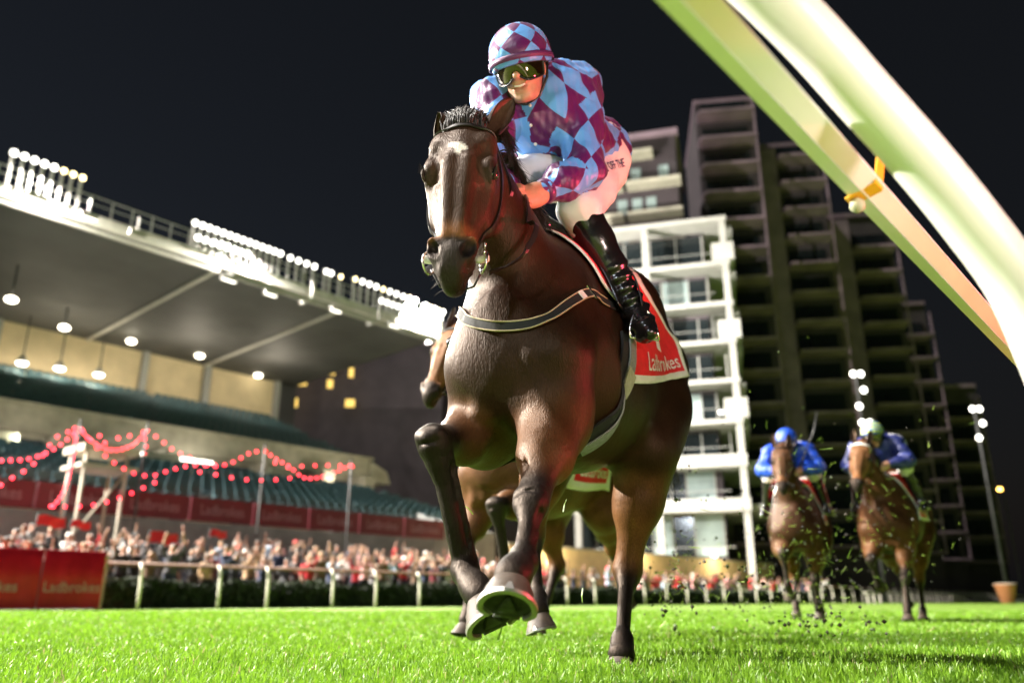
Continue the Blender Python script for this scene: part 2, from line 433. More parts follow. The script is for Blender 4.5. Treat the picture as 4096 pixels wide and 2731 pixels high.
        for s_ in (-1, 1):
            F_.cone(lerp(kn, fe, .16) + sdv*s_*.026*g - kf*.012, .007, lerp(kn, fe, .88) + sdv*s_*.024*g - kf*.014, .007, .010)
            F_.cone(lerp(kn, fe, .2) + sdv*s_*.036*g + kf*.0, .006, lerp(kn, fe, .82) + sdv*s_*.036*g, .006, .012, sub=True)
        ff = fwd(el, kn); sl = np.cross((kn - el)/np.linalg.norm(kn - el), ff)
        F_.cone(lerp(el, kn, .05) + ff*.070, .030, lerp(el, kn, .60) + ff*.038, .018, .020); F_.cone(lerp(el, kn, .1) + sl*.060, .030, lerp(el, kn, .66) + sl*.034, .016, .020); F_.cone(lerp(el, kn, .1) - sl*.060, .030, lerp(el, kn, .66) - sl*.034, .016, .020)
        F_.cone(lerp(el, kn, .15) + ff*.060 + sl*.048, .007, lerp(el, kn, .72) + ff*.036 + sl*.022, .005, .016, sub=True)
        sh = j[0]; F_.cone(sh + (.085, -q*.055, -.06), .030, sh + (.06, -q*.03, -.20), .035, .03)
    V, F = F_.mesh()
    return V, F, dict(poll=poll, nose=nose, H=H, A=A, s=s)
def fwd(a, b):
    """forward-pointing normal of a lower-leg segment"""
    t = np.array(b) - np.array(a); t = t / np.linalg.norm(t); f = np.array((1., 0, 0)); f = f - t * f.dot(t)
    if np.linalg.norm(f) < .3: f = np.array((0, 0, 1.)) * np.sign(-t[0] + 1e-9) ; f = -f - t * (-f).dot(t)
    return f / np.linalg.norm(f)

def coat_material(name, noise=.35):
    m, n, l, p = mat_new(name)
    vc = n.new('ShaderNodeVertexColor'); vc.layer_name = 'Col'
    tc = n.new('ShaderNodeTexCoord')
    nz = n.new('ShaderNodeTexNoise'); nz.inputs['Scale'].default_value = 7; nz.inputs['Detail'].default_value = 5
    hair = n.new('ShaderNodeTexNoise'); hair.inputs['Scale'].default_value = 1; hair.inputs['Detail'].default_value = 3
    mp = n.new('ShaderNodeMapping'); mp.inputs['Scale'].default_value = (240, 240, 70)
    l.new(tc.outputs['Object'], nz.inputs['Vector']); l.new(tc.outputs['Object'], mp.inputs['Vector']); l.new(mp.outputs[0], hair.inputs['Vector'])
    mr = n.new('ShaderNodeMapRange'); mr.inputs[1].default_value = .3; mr.inputs[2].default_value = .7; mr.inputs[3].default_value = 1-noise; mr.inputs[4].default_value = 1+noise
    l.new(nz.outputs['Fac'], mr.inputs[0])
    mr2 = n.new('ShaderNodeMapRange'); mr2.inputs[1].default_value = .3; mr2.inputs[2].default_value = .7; mr2.inputs[3].default_value = .72; mr2.inputs[4].default_value = 1.28
    l.new(hair.outputs['Fac'], mr2.inputs[0])
    mm = n.new('ShaderNodeMath'); mm.operation = 'MULTIPLY'; l.new(mr.outputs[0], mm.inputs[0]); l.new(mr2.outputs[0], mm.inputs[1])
    mx = n.new('ShaderNodeMixRGB'); mx.blend_type = 'MULTIPLY'; mx.inputs[0].default_value = 1
    l.new(vc.outputs['Color'], mx.inputs[1]); l.new(mm.outputs[0], mx.inputs[2]); l.new(mx.outputs[0], p.inputs['Base Color'])
    b = n.new('ShaderNodeBump'); b.inputs['Strength'].default_value = .42; b.inputs['Distance'].default_value = .005
    l.new(hair.outputs['Fac'], b.inputs['Height'])
    fib = n.new('ShaderNodeTexNoise'); fib.inputs['Scale'].default_value = 1; fib.inputs['Detail'].default_value = 4; fib.inputs['Distortion'].default_value = .6
    mp2 = n.new('ShaderNodeMapping'); mp2.inputs['Scale'].default_value = (26, 34, 13); l.new(tc.outputs['Object'], mp2.inputs['Vector']); l.new(mp2.outputs[0], fib.inputs['Vector'])
    b2 = n.new('ShaderNodeBump'); b2.inputs['Strength'].default_value = .26; b2.inputs['Distance'].default_value = .010; l.new(fib.outputs['Fac'], b2.inputs['Height']); l.new(b.outputs[0], b2.inputs['Normal']); l.new(b2.outputs[0], p.inputs['Normal'])
    rr = n.new('ShaderNodeMapRange'); rr.inputs[3].default_value = .28; rr.inputs[4].default_value = .62; l.new(nz.outputs['Fac'], rr.inputs[0]); l.new(rr.outputs[0], p.inputs['Roughness'])
    p.inputs['Specular IOR Level'].default_value = .24; p.inputs['Specular Tint'].default_value = (.95, .66, .46, 1)
    p.inputs['Sheen Weight'].default_value = .0; p.inputs['Sheen Roughness'].default_value = .4; p.inputs['Sheen Tint'].default_value = (.8, .55, .4, 1)
    return m
M_coat = coat_material('horse coat')
M_hoof = mat('hoof horn', (.050, .034, .023), .62, noise=.4, nscale=40, bump=.2)
M_sole = mat('hoof sole', (.03, .035, .025), .8, noise=.5, nscale=60, bump=.5)
M_shoe = mat('horseshoe aluminium', (.42, .41, .39), .5, metal=1.0, noise=.15, nscale=60)
M_eye = mat('horse eye', (.012, .008, .006), .06, coat=.6)
M_mane = mat('mane hair', (.022, .014, .011), .42, noise=.4, nscale=40)
M_leather = mat('bridle leather', (.014, .011, .010), .38, noise=.3, nscale=60)
M_steel = mat('bit steel', (.75, .73, .70), .2, metal=1.0)

def waves_(V, fr, seed):
    r = np.random.default_rng(seed); o = 0
    for i in range(6):
        k = r.normal(0, 1, 3); o = o + np.sin(V @ (k / np.linalg.norm(k) * fr * r.uniform(.6, 1.5)) + r.uniform(0, 6))
    return o / 3
def horse_colors(V, P, info, base=(.0215, .0088, .0046), face=(.034, .0165, .0098), black=(.008, .0065, .006), star=True, tan=(.14, .058, .02)):
    n = len(V); col = np.tile(np.array(base), (n, 1)); H = info['H']; s = info['s']
    def mixc(w, c):
        nonlocal col
        col = col * (1 - w[:, None]) + np.array(c) * w[:, None]
    d, t = segdist(V, info['poll'], info['nose']); mixc(1 - sstep(.12*s, .22*s, d), face)
    for ln in ('RF', 'LF', 'RH', 'LH'):                      # black points
        j = [np.array(x) for x in P[ln]['j']]
        d1, t1 = segdist(V, j[2], j[3]); d2, _ = segdist(V, j[3], j[4]); d0, t0 = segdist(V, lerp(j[1], j[2], .55), j[2])
        w = np.maximum(1 - sstep(.07, .11, np.minimum(d1, d2)), (1 - sstep(.08, .12, d0)) * sstep(.1, .8, t0))
        if ln[1] == 'H': # warm light on the inner gaskin, painted in as tan
            d3, t3 = segdist(V, lerp(j[1], j[2], .1), lerp(j[1], j[2], .95)); mixc((1 - sstep(.09, .13, d3)) * .7, tan)
            w = np.maximum((1 - sstep(.06, .10, np.minimum(d1, d2))) * sstep(.0, .25, t1), 1 - sstep(.06, .09, d2))
        else:
            d3, t3 = segdist(V, lerp(j[0], j[1], .9), lerp(j[1], j[2], .6)); mixc((1 - sstep(.10, .15, d3)) * .32, tan)
        mixc(w, black)
    leg = np.zeros(n)
    for ln in ('RF', 'LF', 'RH', 'LH'):
        j = [np.array(x) for x in P[ln]['j']]; d1, _ = segdist(V, j[2], j[3]); d2, _ = segdist(V, j[3], j[4]); leg = np.maximum(leg, 1 - sstep(.08, .11, np.minimum(d1, d2)))
    dust = np.clip(waves_(V, 60, 1)*.5 + waves_(V, 140, 2)*.5, 0, 1); mixc(leg * dust * .16, (.050, .042, .036))
    mz = H(.548, -.005, 0); d = np.linalg.norm((V - mz), axis=1) / s
    rim = (sstep(.08, .105, d) * (1 - sstep(.11, .16, d))); mixc(rim * .55, (.22, .085, .03))
    mixc(1 - sstep(.085, .105, d), (.020, .016, .015))
    for q in (-1, 1):
        d = np.linalg.norm(V - H(.226, .030, q*.110), axis=1) / s; mixc((1 - sstep(.026, .045, d)) * .8, (.02, .014, .012))
    for q in (-1, 1):
        d = np.linalg.norm(V - H(.503, .036, q*.052), axis=1) / s; mixc((1 - sstep(.024, .036, d)) * .9, (.006, .004, .004))
    if star:
        e = V - H(.150, .07, .006); A = info['A']
        x = (e @ A[2]) / s; y = (e @ A[0]) / s; z = (e @ A[1]) / s
        w = (x / .032) ** 2 + ((y + x*.35) / .014) ** 2
        w2 = ((x + .004) / .012) ** 2 + ((y - .016) / .018) ** 2
        mixc((1 - sstep(.7, 1.25, np.minimum(w, w2))) * (np.abs(z) < .06), (.66, .60, .54))
    return col

def build_hoof(name, root, pos, axis, toe, shoe=True, scale=1.0):
    """pos = coronet centre, axis = from coronet to sole, toe = direction of the toe"""
    A = frame(axis, toe); a, t, l = A            # a down, t toe, l side
    V = []; F = []; n = 28; rows = 7
    def outline(k, w, tl, hl):
        th = 2 * math.pi * k / n; c, s_ = math.cos(th), math.sin(th)
        return (tl * c if c > 0 else hl * c * (1 - .18 * abs(c)), w * s_)
    for r in range(rows):
        u = r / (rows - 1); ue = u**.8; w = (.037 + .027 * ue) * scale; tl = (.030 + .048 * ue) * scale; hl = (.038 + .012 * ue) * scale
        for k in range(n):
            x, y = outline(k, w, tl, hl); wob = 1 + .02 * math.sin(5*u*math.pi)
            V.append(np.array(pos) + a * (u * .072 * scale) + t * (x * wob + .010 * u) + l * y * wob)
    for r in range(rows - 1):
        for k in range(n):
            k2 = (k + 1) % n; F.append([r*n+k, (r+1)*n+k, (r+1)*n+k2, r*n+k2])
    F.append(list(range(n)))
    ho = mesh_np('hoof', V, F, M_hoof, root, True)
    sole = MB(); sV = []; sF = []
    for rr, dep in ((.97, .072), (.80, .070), (.74, .060), (.4, .056), (.12, .058)):
        for k in range(n):
            x, y = outline(k, .064*scale, .078*scale, .050*scale); sV.append(np.array(pos) + a * dep * scale + t * (x*rr + .010) + l * y * rr)
    for r in range(4):
        for k in range(n):
            k2 = (k + 1) % n; sF.append([r*n+k, (r+1)*n+k, (r+1)*n+k2, r*n+k2])
    sF.append([4*n+k for k in range(n)])
    mesh_np('sole', sV, sF, M_sole, ho, True)
    fr = MB(); c0 = np.array(pos) + a*.062*scale
    fr.hexa([tuple(c0 + t*x*scale + l*y*scale + a*z*scale) for z in (-.004, .008) for x, y in ((-.045, -.03), (-.045, .03), (.035, .004), (.035, -.004))]); fr.build('frog', M_sole, ho, True)
    if shoe:
        sh = []; sf = []
        ks = [k for k in np.linspace(-.78, .78, 33)]
        for kk in ks:
            th = kk * math.pi; c, s_ = math.cos(th), math.sin(th)
            for rr, dep in ((1.03, .073), (1.03, .082), (.97, .084), (.83, .082), (.82, .073)):
                tl = .078*c if c > 0 else .050*c*(1-.18*abs(c))
                sh.append(np.array(pos) + a*dep*scale + t*(tl*rr*scale + .010) + l*.064*s_*rr*scale)
        m = len(ks)
        for i in range(m - 1):
            for j in range(5):
                j2 = (j + 1) % 5; sf.append([i*5+j, (i+1)*5+j, (i+1)*5+j2, i*5+j2])
        sf.append([0, 1, 2, 3, 4]); sf.append([(m-1)*5+j for j in (4, 3, 2, 1, 0)])
        so = mesh_np('horseshoe', sh, sf, M_shoe, ho, False)
        clip = MB(); c1 = np.array(pos) + a*.078*scale + t*(.078*1.03*scale + .010)
        clip.hexa([tuple(c1 + l*y*scale + t*x*scale - a*z*scale) for z, wv, xo in ((0, .011, 0), (.020, .003, -.006)) for x, y in ((xo-.003, -wv), (xo-.003, wv), (xo+.003, wv), (xo+.003, -wv))])
        clip.build('toe_clip', M_shoe, ho)
    return ho

def build_ear(root, base, tip, openv, width, mat_):
    """a cupped leaf-shaped ear, opening towards openv"""
    base = np.array(base); tip = np.array(tip); A = frame(tip - base, openv); a, o, sd = A; L = np.linalg.norm(tip - base)
    V = []; F = []; nu, nv = 12, 10
    for layer in (0, 1):
        for i in range(nu):
            u = i / (nu - 1); w = width * 1.35 * (.50 + .9*u) * (1 - u) ** .62 + .002
            curl = 2.3 * (1 - .35 * u)
            for j in range(nv):
                ph = (j / (nv - 1) - .5) * 2 * curl
                r = w * (1 - .10 * layer)
                tipbend = sd * 0
                V.append(base + a * (u*L) + sd * (r * math.sin(ph)) - o * (r * math.cos(ph) * .8) + o * (u*u*.012))
    for layer in (0, 1):
        for i in range(nu - 1):
            for j in range(nv - 1):
                q = [layer*nu*nv + i*nv+j, layer*nu*nv + i*nv+j+1, layer*nu*nv + (i+1)*nv+j+1, layer*nu*nv + (i+1)*nv+j]
                F.append(q if layer == 0 else q[::-1])
    N = nu*nv
    for i in range(nu - 1):
        for j in (0, nv - 1):
            q = [i*nv+j, (i+1)*nv+j, N+(i+1)*nv+j, N+i*nv+j]; F.append(q if j else q[::-1])
    o_ = mesh_np('ear', V, F, mat_, root, True); n = len(V)
    col = np.tile(np.array((.070, .036, .024)), (n, 1)); uu = np.tile(np.repeat(np.linspace(0, 1, nu), nv), 2); jj = np.tile(np.tile(np.abs(np.linspace(-1, 1, nv)), nu), 2)
    edge = np.maximum(sstep(.75, 1, jj), sstep(.8, 1, uu))[:, None]; col = col*(1-edge) + np.array((.02, .014, .012))*edge
    inner = np.r_[np.zeros(N), np.ones(N)][:, None] * .35; col = col*(1-inner) + np.array((.05, .03, .02))*inner
    vcol(o_, col)
    return o_

def hair_locks(name, root, strands, mat_, w=.006):
    """strands: list of point lists; flat tapering locks"""
    V = []; F = []
    for P in strands:
        Q = smooth_path(P, 7); b = len(V)
        d = Q[-1] - Q[0]; sd = np.cross(d, (.37, .61, .2)); sd /= np.linalg.norm(sd) + 1e-9; up = np.cross(d, sd); up /= np.linalg.norm(up) + 1e-9
        for i, q in enumerate(Q):
            ww = w * (1 - (i/6)**2 * .9)
            for c, e in ((1, 0), (0, .7), (-1, 0), (0, -.7)): V.append(q + sd*ww*c + up*ww*e)
        for i in range(6):
            for k in range(4):
                k2 = (k+1) % 4; F.append([b+i*4+k, b+i*4+k2, b+(i+1)*4+k2, b+(i+1)*4+k])
    return mesh_np(name, V, F, mat_, root, True)

def place_root(root, O, heading):
    """heading: degrees to the left of 'straight at the camera'"""
    root.location = (O[0], O[1], 0); fx, fy = -math.sin(R(heading)), -math.cos(R(heading))
    root.rotation_euler = (0, 0, math.atan2(fy, fx))
def to_local(p, O, heading):
    fx, fy = -math.sin(R(heading)), -math.cos(R(heading)); lx, ly = -fy, fx
    d = np.array((p[0]-O[0], p[1]-O[1])); return np.array((d[0]*fx + d[1]*fy, d[0]*lx + d[1]*ly, p[2]))

# --- the winner
O1, HD1 = (0.15, 2.80), 22.0
def hl(px, py, D): return to_local(at(px, py, D), O1, HD1)
POSE1 = dict(dz=-.04, shift=.025,
    poll=np.array((.658, -.049, 1.659)), nose=np.array((.7695, -.0347, 1.141)), face_l=.2875,
    RF=dict(j=[(.40, -.100, .98), (.27, -.150, .74), hl(1738, 1765, 2.27), hl(1852, 2280, 2.34), hl(1928, 2388, 2.24)], g=.94, tn=(-.35, .94, 0)),
    LF=dict(j=[(.42, .160, .98), (.39, .138, .74), hl(2125, 2015, 2.10), hl(2088, 2240, 1.97), hl(2045, 2315, 1.88)], g=.86),
    RH=dict(j=[(-.87, -.16, 1.24), (-.66, -.25, .90), hl(2128, 2130, 3.62), hl(2150, 2392, 3.47), hl(2152, 2446, 3.40)]),
    LH=dict(j=[(-.85, .15, 1.22), (-.50, .21, .80), hl(2510, 2275, 3.24), hl(2488, 2560, 3.02), hl(2486, 2618, 2.98)]))
def lv(v):                                    # world direction to horse direction
    fx, fy = -math.sin(R(HD1)), -math.cos(R(HD1)); lx, ly = -fy, fx
    return np.array((v[0]*fx + v[1]*fy, v[0]*lx + v[1]*ly, v[2]))
def build_winner():
    P = POSE1
    V, F, info = horse_field(P, .0085); H = info['H']; A = info['A']
    root = empty('race_horse', label='dark bay racehorse galloping in front with a white star and red saddlecloth', cat='horse', group='galloping racehorses')
    place_root(root, O1, HD1)
    body = mesh_np('body', V, F, M_coat, root); vcol(body, horse_colors(V, P, info))
    bv = bvh_of(V, F)
    for q in (-1, 1):                         # eyes
        c = H(.226, .026, q*.0985); m = MB(); m.ball((0, 0, 0), .0200, 16, 10); e = m.build('eye', M_eye, root, True); e.location = c
        lid = MB(); th = np.linspace(.15, math.pi-.15, 12); fx, fd, fl = A
        lid.tube([c + fx*(-.022*math.cos(t)) + (fl*q*.55 + fd*.85)*.0 + (-fx*.0) + fd*(.018*math.sin(t)) + fl*q*(.010*math.sin(t)+.002) for t in th], [.003+.003*math.sin(t) for t in th], 6)
        lo = lid.build('eyelid', M_coat, e, True); lo.location = -Vector(c); vcol(lo, np.tile((.02, .014, .011), (len(lo.data.vertices), 1)))
        ls = [[c + fd*.02 + fl*q*.012 - fx*x, c + fd*.034 + fl*q*.024 - fx*(x*1.3+.006)] for x in np.linspace(-.014, .014, 9)]
        hl_ = hair_locks('eyelash', e, [[a, lerp(a, b, .5) - fx*.002, b] for a, b in ls], M_mane, .0009); hl_.location = -Vector(c)
    # ears: one half back, one pricked sideways
    build_ear(root, H(.030, -.005, .082), hl(1764, 452, 2.20), lv(np.array((-.75, -.35, .1))), .044, M_coat)
    build_ear(root, H(.03, .012, -.082), hl(2046, 402, 2.24), lv(np.array((.45, -.85, -.1))), .040, M_coat)
    rnd = random.Random(3); st = []
    for i in range(520):                       # forelock blown back over the poll
        x = rnd.uniform(-.070, .075); k = rnd.random(); b = H(.050 - .045*k, .070 - abs(x)*.35 - .02*k, x); lift = .5 + .5*math.cos(x*18)
        b = np.array(bv.find_nearest(Vector(b))[0]); g1 = -A[0]*.030 + A[1]*(.004 + .010*lift*rnd.random()) + A[2]*rnd.uniform(-.008, .008)
        st.append([b - A[1]*.004, b + g1, b + g1*2.0 - A[1]*(.012 + .02*rnd.random()) + A[2]*rnd.uniform(-.014, .014)])
    hair_locks('forelock', root, st, M_mane, .0024)
    st = []
    for i in range(700):                       # mane along the crest
        t = rnd.uniform(0, 1); p = lerp(info['poll'] + np.array((-.03, 0, .055)), (.12, 0, 1.50), t); hit, nn, _, _ = bv.find_nearest(Vector(p + np.array((0, .05, .05)))); p = np.array(hit)
        sd = 1 if rnd.random() < .8 else -1
        st.append([p, p + np.array((-.03, .03*sd, .012 + rnd.uniform(0, .02))), p + np.array((-.07 + rnd.uniform(-.03, .03), sd*(.06 + rnd.uniform(-.02, .03)), -.05 + rnd.uniform(-.04, .05)))])
    hair_locks('mane', root, st, M_mane, .0030)
    st = []
    tb = np.array((-1.18, 0, 1.40 - .04))
    for i in range(120):
        a, b_ = rnd.uniform(-1, 1), rnd.uniform(-1, 1)
        st.append([tb + np.array((0, a*.02, b_*.02)), tb + np.array((-.12, a*.03, .02)), tb + np.array((-.40 + b_*.08, a*.07, -.20)), tb + np.array((-.62 + b_*.12, a*.11, -.50 + b_*.1))])
    hair_locks('tail', root, st, M_mane, .007)
    st = []
    for i in range(26):                        # whiskers
        q = rnd.choice((-1, 1)); b = H(.56 + rnd.uniform(-.06, .05), rnd.uniform(-.05, .02), q*.045); hit, nn, _, _ = bv.find_nearest(Vector(b)); b = np.array(hit); nn = np.array(nn)
        st.append([b, b + nn*.012, b + nn*.028 + np.array((0, 0, -.006))])
    tag(hair_locks('whiskers', root, st, M_mane, .0006), kind='stuff')
    # hooves
    J = P
    build_hoof('hoof', root, J['LF']['j'][4] + lv(np.array((0, 0, 0))), lv(np.array((-.12, -.50, -.86))), lv(np.array((.05, -.85, .45))), scale=1.02)
    build_hoof('hoof', root, J['RF']['j'][4], lv(np.array((.38, -.42, -.85))), lv(np.array((-.15, -.9, .35))), scale=1.10)
    build_hoof('hoof', root, J['LH']['j'][4], (.25, 0, -1), (1, 0, .2), scale=.95)
    build_hoof('hoof', root, J['RH']['j'][4], lv(np.array((.25, -.15, -1))), lv(np.array((-.3, -1, -.3))), scale=.95)
    return root, V, F, bv, info
# ------------------------------------------------------------------ tack
M_red = mat('red cloth', (.72, .012, .020), .75, noise=.12, nscale=30, bump=.15)
M_white = mat('white cloth', (.78, .74, .72), .7, noise=.06, nscale=30)
M_lettering = mat('white lettering', (.82, .78, .76), .6)
M_web = mat('grey webbing', (.20, .21, .20), .7, noise=.2, nscale=120, bump=.4)
M_black = mat('black cloth', (.010, .010, .010), .75, noise=.3, nscale=50)
M_blackleather = mat('black boot leather', (.008, .007, .007), .22, noise=.3, nscale=18, bump=.25, coat=.25)
M_tab = mat('pale leather', (.36, .35, .24), .55, noise=.2, nscale=60)
M_pipe = mat('beige piping', (.42, .33, .21), .6)
M_orange = mat('orange pad', (.75, .18, .05), .6)

def surf(bv, f, phi, u0=1.12, off=.0):
    """point on the trunk at station f and angle phi (degrees from straight up, + to the horse's left)"""
    d = np.array((0, math.sin(R(phi)), math.cos(R(phi)))); o = np.array((f, 0, u0)) + d * 1.0
    hit, n, _, _ = bv.ray_cast(Vector(o), Vector(-d))
    if hit is None: return np.array((f, 0, u0)) + d * .28
    return np.array(hit) + np.array(n) * off
def saddlecloth(root, bv, fr, rr, pm, text, number, n=44, words='red saddlecloth with white border', fs=1.0):
    """fr, rr: front and rear edge f by angle; pm: bottom angle front, rear"""
    FP = np.array([p for p, _ in fr]); FV = np.array([v for _, v in fr]); RP = np.array([p for p, _ in rr]); RV = np.array([v for _, v in rr])
    def pt(a, b, off):
        pmax = pm[0] + (pm[1] - pm[0]) * a; phi = -50 + (pmax + 50) * b
        f0 = np.interp(phi, FP, FV); f1 = np.interp(phi, RP, RV)
        return surf(bv, f0 + (f1 - f0) * a, phi, 1.12 * fs, off)
    V = []; F = []; fm = []
    na, nb = n, n + 16
    G = np.array([[pt(i/(na-1), j/(nb-1), 0) for j in range(nb)] for i in range(na)])
    for _ in range(4):
        G[1:-1, 1:-1] = (G[1:-1, 1:-1]*2 + G[:-2, 1:-1] + G[2:, 1:-1] + G[1:-1, :-2] + G[1:-1, 2:]) / 6
    du = np.gradient(G, axis=0); dv = np.gradient(G, axis=1); N = np.cross(du, dv); N /= np.linalg.norm(N, axis=2, keepdims=True) + 1e-9
    if (N[:, -3, 1]).mean() < 0: N = -N
    jj = np.linspace(0, 1, nb)[None, :]; ii = np.linspace(0, 1, na)[:, None]
    wav = (.004 * np.sin(ii*17 + jj*5) + .003*np.sin(ii*31 + 1)) * sstep(.75, 1, jj)
    G = G + N * (.011 + np.abs(wav))[..., None]
    T = G + N * .006
    V = np.concatenate([G.reshape(-1, 3), T.reshape(-1, 3)]); m = na * nb
    for i in range(na - 1):
        for j in range(nb - 1):
            q = [i*nb+j, (i+1)*nb+j, (i+1)*nb+j+1, i*nb+j+1]
            edge = i < 2 or i >= na - 3 or j >= nb - 3
            F.append([m + k for k in q]); fm.append(1 if edge else 0); F.append(q[::-1]); fm.append(0)
    def rim(A):
        for a, b in zip(A[:-1], A[1:]): F.append([a, b, m+b, m+a]); fm.append(1)
    rim([i*nb for i in range(na)]); rim([(na-1)*nb+j for j in range(nb)]); rim([i*nb+nb-1 for i in range(na-1, -1, -1)]); rim([j for j in range(nb-1, -1, -1)])
    cl = mesh_np('saddlecloth', V, F, None, root, True, mats=[M_red, M_white], fmat=fm); cl['label'] = words
    def samp(a, b, off):
        x = min(max(a, 0), 1)*(na-1); y = min(max(b, 0), 1)*(nb-1); i, j = min(int(x), na-2), min(int(y), nb-2); s_, t_ = x-i, y-j
        g = (T[i, j]*(1-s_)*(1-t_) + T[i+1, j]*s_*(1-t_) + T[i, j+1]*(1-s_)*t_ + T[i+1, j+1]*s_*t_); return g + N[i, j]*off
    for body, ca, cb, wa, hb, bold in ([text] if text else []) + ([number] if number else []):
        tv, tf = text_mesh(body, 1.0, bold); lo, hi = tv.min(0), tv.max(0)
        P = [samp(ca + ((x-lo[0])/(hi[0]-lo[0])-.5)*wa, cb - ((y-lo[1])/(hi[1]-lo[1])-.5)*hb, .0025) for x, y in tv]
        nm = 'numeral' if body.isdigit() else 'lettering'
        mesh_np(nm, P, tf, M_lettering, cl, False)
    return cl

def build_tack(root, V, F, bv, info):
    H = info['H']; A = info['A']; fx, fd, fl = A
    def strap(name, pts, w, th, m, parent=root, off=.003, n=40, nw=3, drape=.06, bvh=bv):
        v, f = ribbon(pts, w, th, bvh, off, n, nw=nw, drape=drape); return mesh_np(name, v, f, m, parent, False)
    br = MB()
    bridle = strap('bridle', [H(.075, -.035, .092), H(.066, .01, .093), H(.052, .05, .065), H(.046, .07, .03), H(.045, .073, 0), H(.046, .07, -.03), H(.052, .05, -.065), H(.066, .01, -.093), H(.075, -.035, -.092)], .015, .004, M_leather, n=60, off=.004)
    for q in (-1, 1):
        strap('cheekpiece', [H(.06, -.03, q*.092), H(.14, -.062, q*.105), H(.25, -.075, q*.104), H(.36, -.062, q*.078), H(.43, -.05, q*.066), H(.485, -.047, q*.066)], .015, .004, M_leather, bridle, n=50)
        strap('throatlash', [H(.03, -.05, q*.085), H(.10, -.11, q*.098), H(.19, -.165, q*.088), H(.24, -.195, q*.05), H(.245, -.20, 0)], .013, .004, M_leather, bridle, n=40)
        strap('crownpiece', [H(.06, -.03, q*.092), H(.0, -.045, q*.085), H(-.045, -.03, q*.05), H(-.055, -.02, 0)], .022, .004, M_leather, bridle, n=30)
        b = MB(); c = H(.425, -.058, q*.076); b.tube([c + fx*.012*math.cos(t) + fd*.010*math.sin(t) + fl*q*.004 for t in np.linspace(0, 2*math.pi, 13)], .002, 6); b.build('buckle', M_steel, bridle, True)
        b = MB(); c = H(.492, -.050, q*.082); ring = [c + fx*.034*math.cos(t) + (fd*.75 + fl*q*.35)*.034*math.sin(t) for t in np.linspace(0, 2*math.pi, 25)]
        b.tube(ring, .0038, 8); bit = b.build('bit_ring', M_steel, bridle, True)
        b = MB(); b.tube([H(.488, -.045, q*.050), H(.486, -.044, q*.070), H(.484, -.042, q*.092), H(.484, -.042, q*.098)], [.008, .012, .012, .008], 10); b.build('bit_cheek', M_white, bridle, True)
    b = MB(); b.tube([H(.50, -.07, .078), H(.545, -.095, .05), H(.56, -.105, 0), H(.545, -.095, -.05), H(.50, -.07, -.078)], .0035, 6); b.build('chin_strap', M_leather, bridle, True)
    # reins, from the bit back to the rider's hands
    hand = hl(2062, 800, 2.38)
    for q in (-1, 1):
        c = H(.500, -.085, q*.088); hd_ = hand + np.array((0, -q*.03, 0))
        pts = [c, lerp(c, hd_, .25) + np.array((.0, -q*.065, -.03)), lerp(c, hd_, .5) + np.array((0, -q*.085, -.035)), lerp(c, hd_, .78) + np.array((0, -q*.06, -.015)), hd_, hd_ + np.array((-.06, 0, .03))]
        v, f = ribbon(pts, .017, .004, bv, .006, 44, nw=3, drape=.045); mesh_np('rein', v, f, M_leather, bridle, False)
    # breastplate
    pts = [(.10, -.25, 1.20), (.30, -.215, 1.17), (.45, -.155, 1.112), (.536, -.08, 1.044), (.552, .021, 1.012), (.530, .133, 1.018), (.415, .209, 1.117), (.318, .228, 1.176), (.16, .245, 1.215), (.03, .26, 1.235)]
    bp = strap('breastplate', pts, .030, .006, M_black, n=90, nw=5, off=.004)
    for sgn in (-1, 1):
        v, f = ribbon(pts, .030, .006, bv, .004, 90, nw=5); vv = v.reshape(90, 10, 3)
        edge = [vv[i, 5 if sgn < 0 else 9] for i in range(4, 86)]
        b = MB(); b.tube(edge, .0026, 6); b.build('piping', M_pipe, bp, True)
    def on_bp(p, du):
        hit, nn, _, _ = bv.find_nearest(Vector(p)); return np.array(hit), np.array(nn)
    for p, w, h_, mm, nm in (((.352, .222, 1.158), .030, .030, M_white, 'maker_patch'), ((.285, .235, 1.19), .012, .052, M_steel, 'buckle')):
        c, nn = on_bp(p, 0); t = np.array((-.85, .15, .5)); t = t - nn*nn.dot(t); t /= np.linalg.norm(t); s_ = np.cross(nn, t); b = MB()
        b.hexa([tuple(c + t*x*w + s_*y*h_ + nn*z) for z in (.010, .014) for x, y in ((-.5, -.5), (.5, -.5), (.5, .5), (-.5, .5))]); b.build(nm, mm, bp)
    # saddlecloth with its print
    saddlecloth(root, bv, [(-50, .19), (0, .20), (34, .155), (51, .10), (57, .02), (65, -.06), (80, -.075), (100, -.03), (125, .04)],
                [(-50, -.40), (0, -.40), (34, -.45), (41, -.52), (48, -.66), (56, -.77), (84, -.73), (126, -.73)], (124, 86), ('Ladbrokes', .56, .900, .70, .090, .004), ('7', .68, .715, .34, .24, .03))
    # saddle, mostly under the rider
    m = MB(); sd = Field((-.42, -.26, 1.38), (.26, .26, 1.78), .012)
    top = surf(bv, -.10, 0)[2]
    sd.loft((0, 0, top), (1, 0, 0), (0, 0, 1), [(-.36, .11, .050, -.02), (-.22, .13, .035, -.03), (-.05, .10, .028, -.03), (.08, .085, .050, -.03), (.15, .05, .060, -.02)], k=.01, cap=(.04, .03))
    v, f = sd.mesh(); sdl = mesh_np('saddle', v, f, M_blackleather, root)
    for q in (-1, 1):
        P = [surf(bv, -.02, q*p, off=.02) for p in (15, 35, 55, 70)]
        v, f = ribbon(P, .16, .006, None, 0, 16, normals=[(0, q*math.sin(R(p)), math.cos(R(p))) for p in (15, 35, 55, 70)], nw=5); mesh_np('saddle_flap', v, f, M_blackleather, sdl, True)
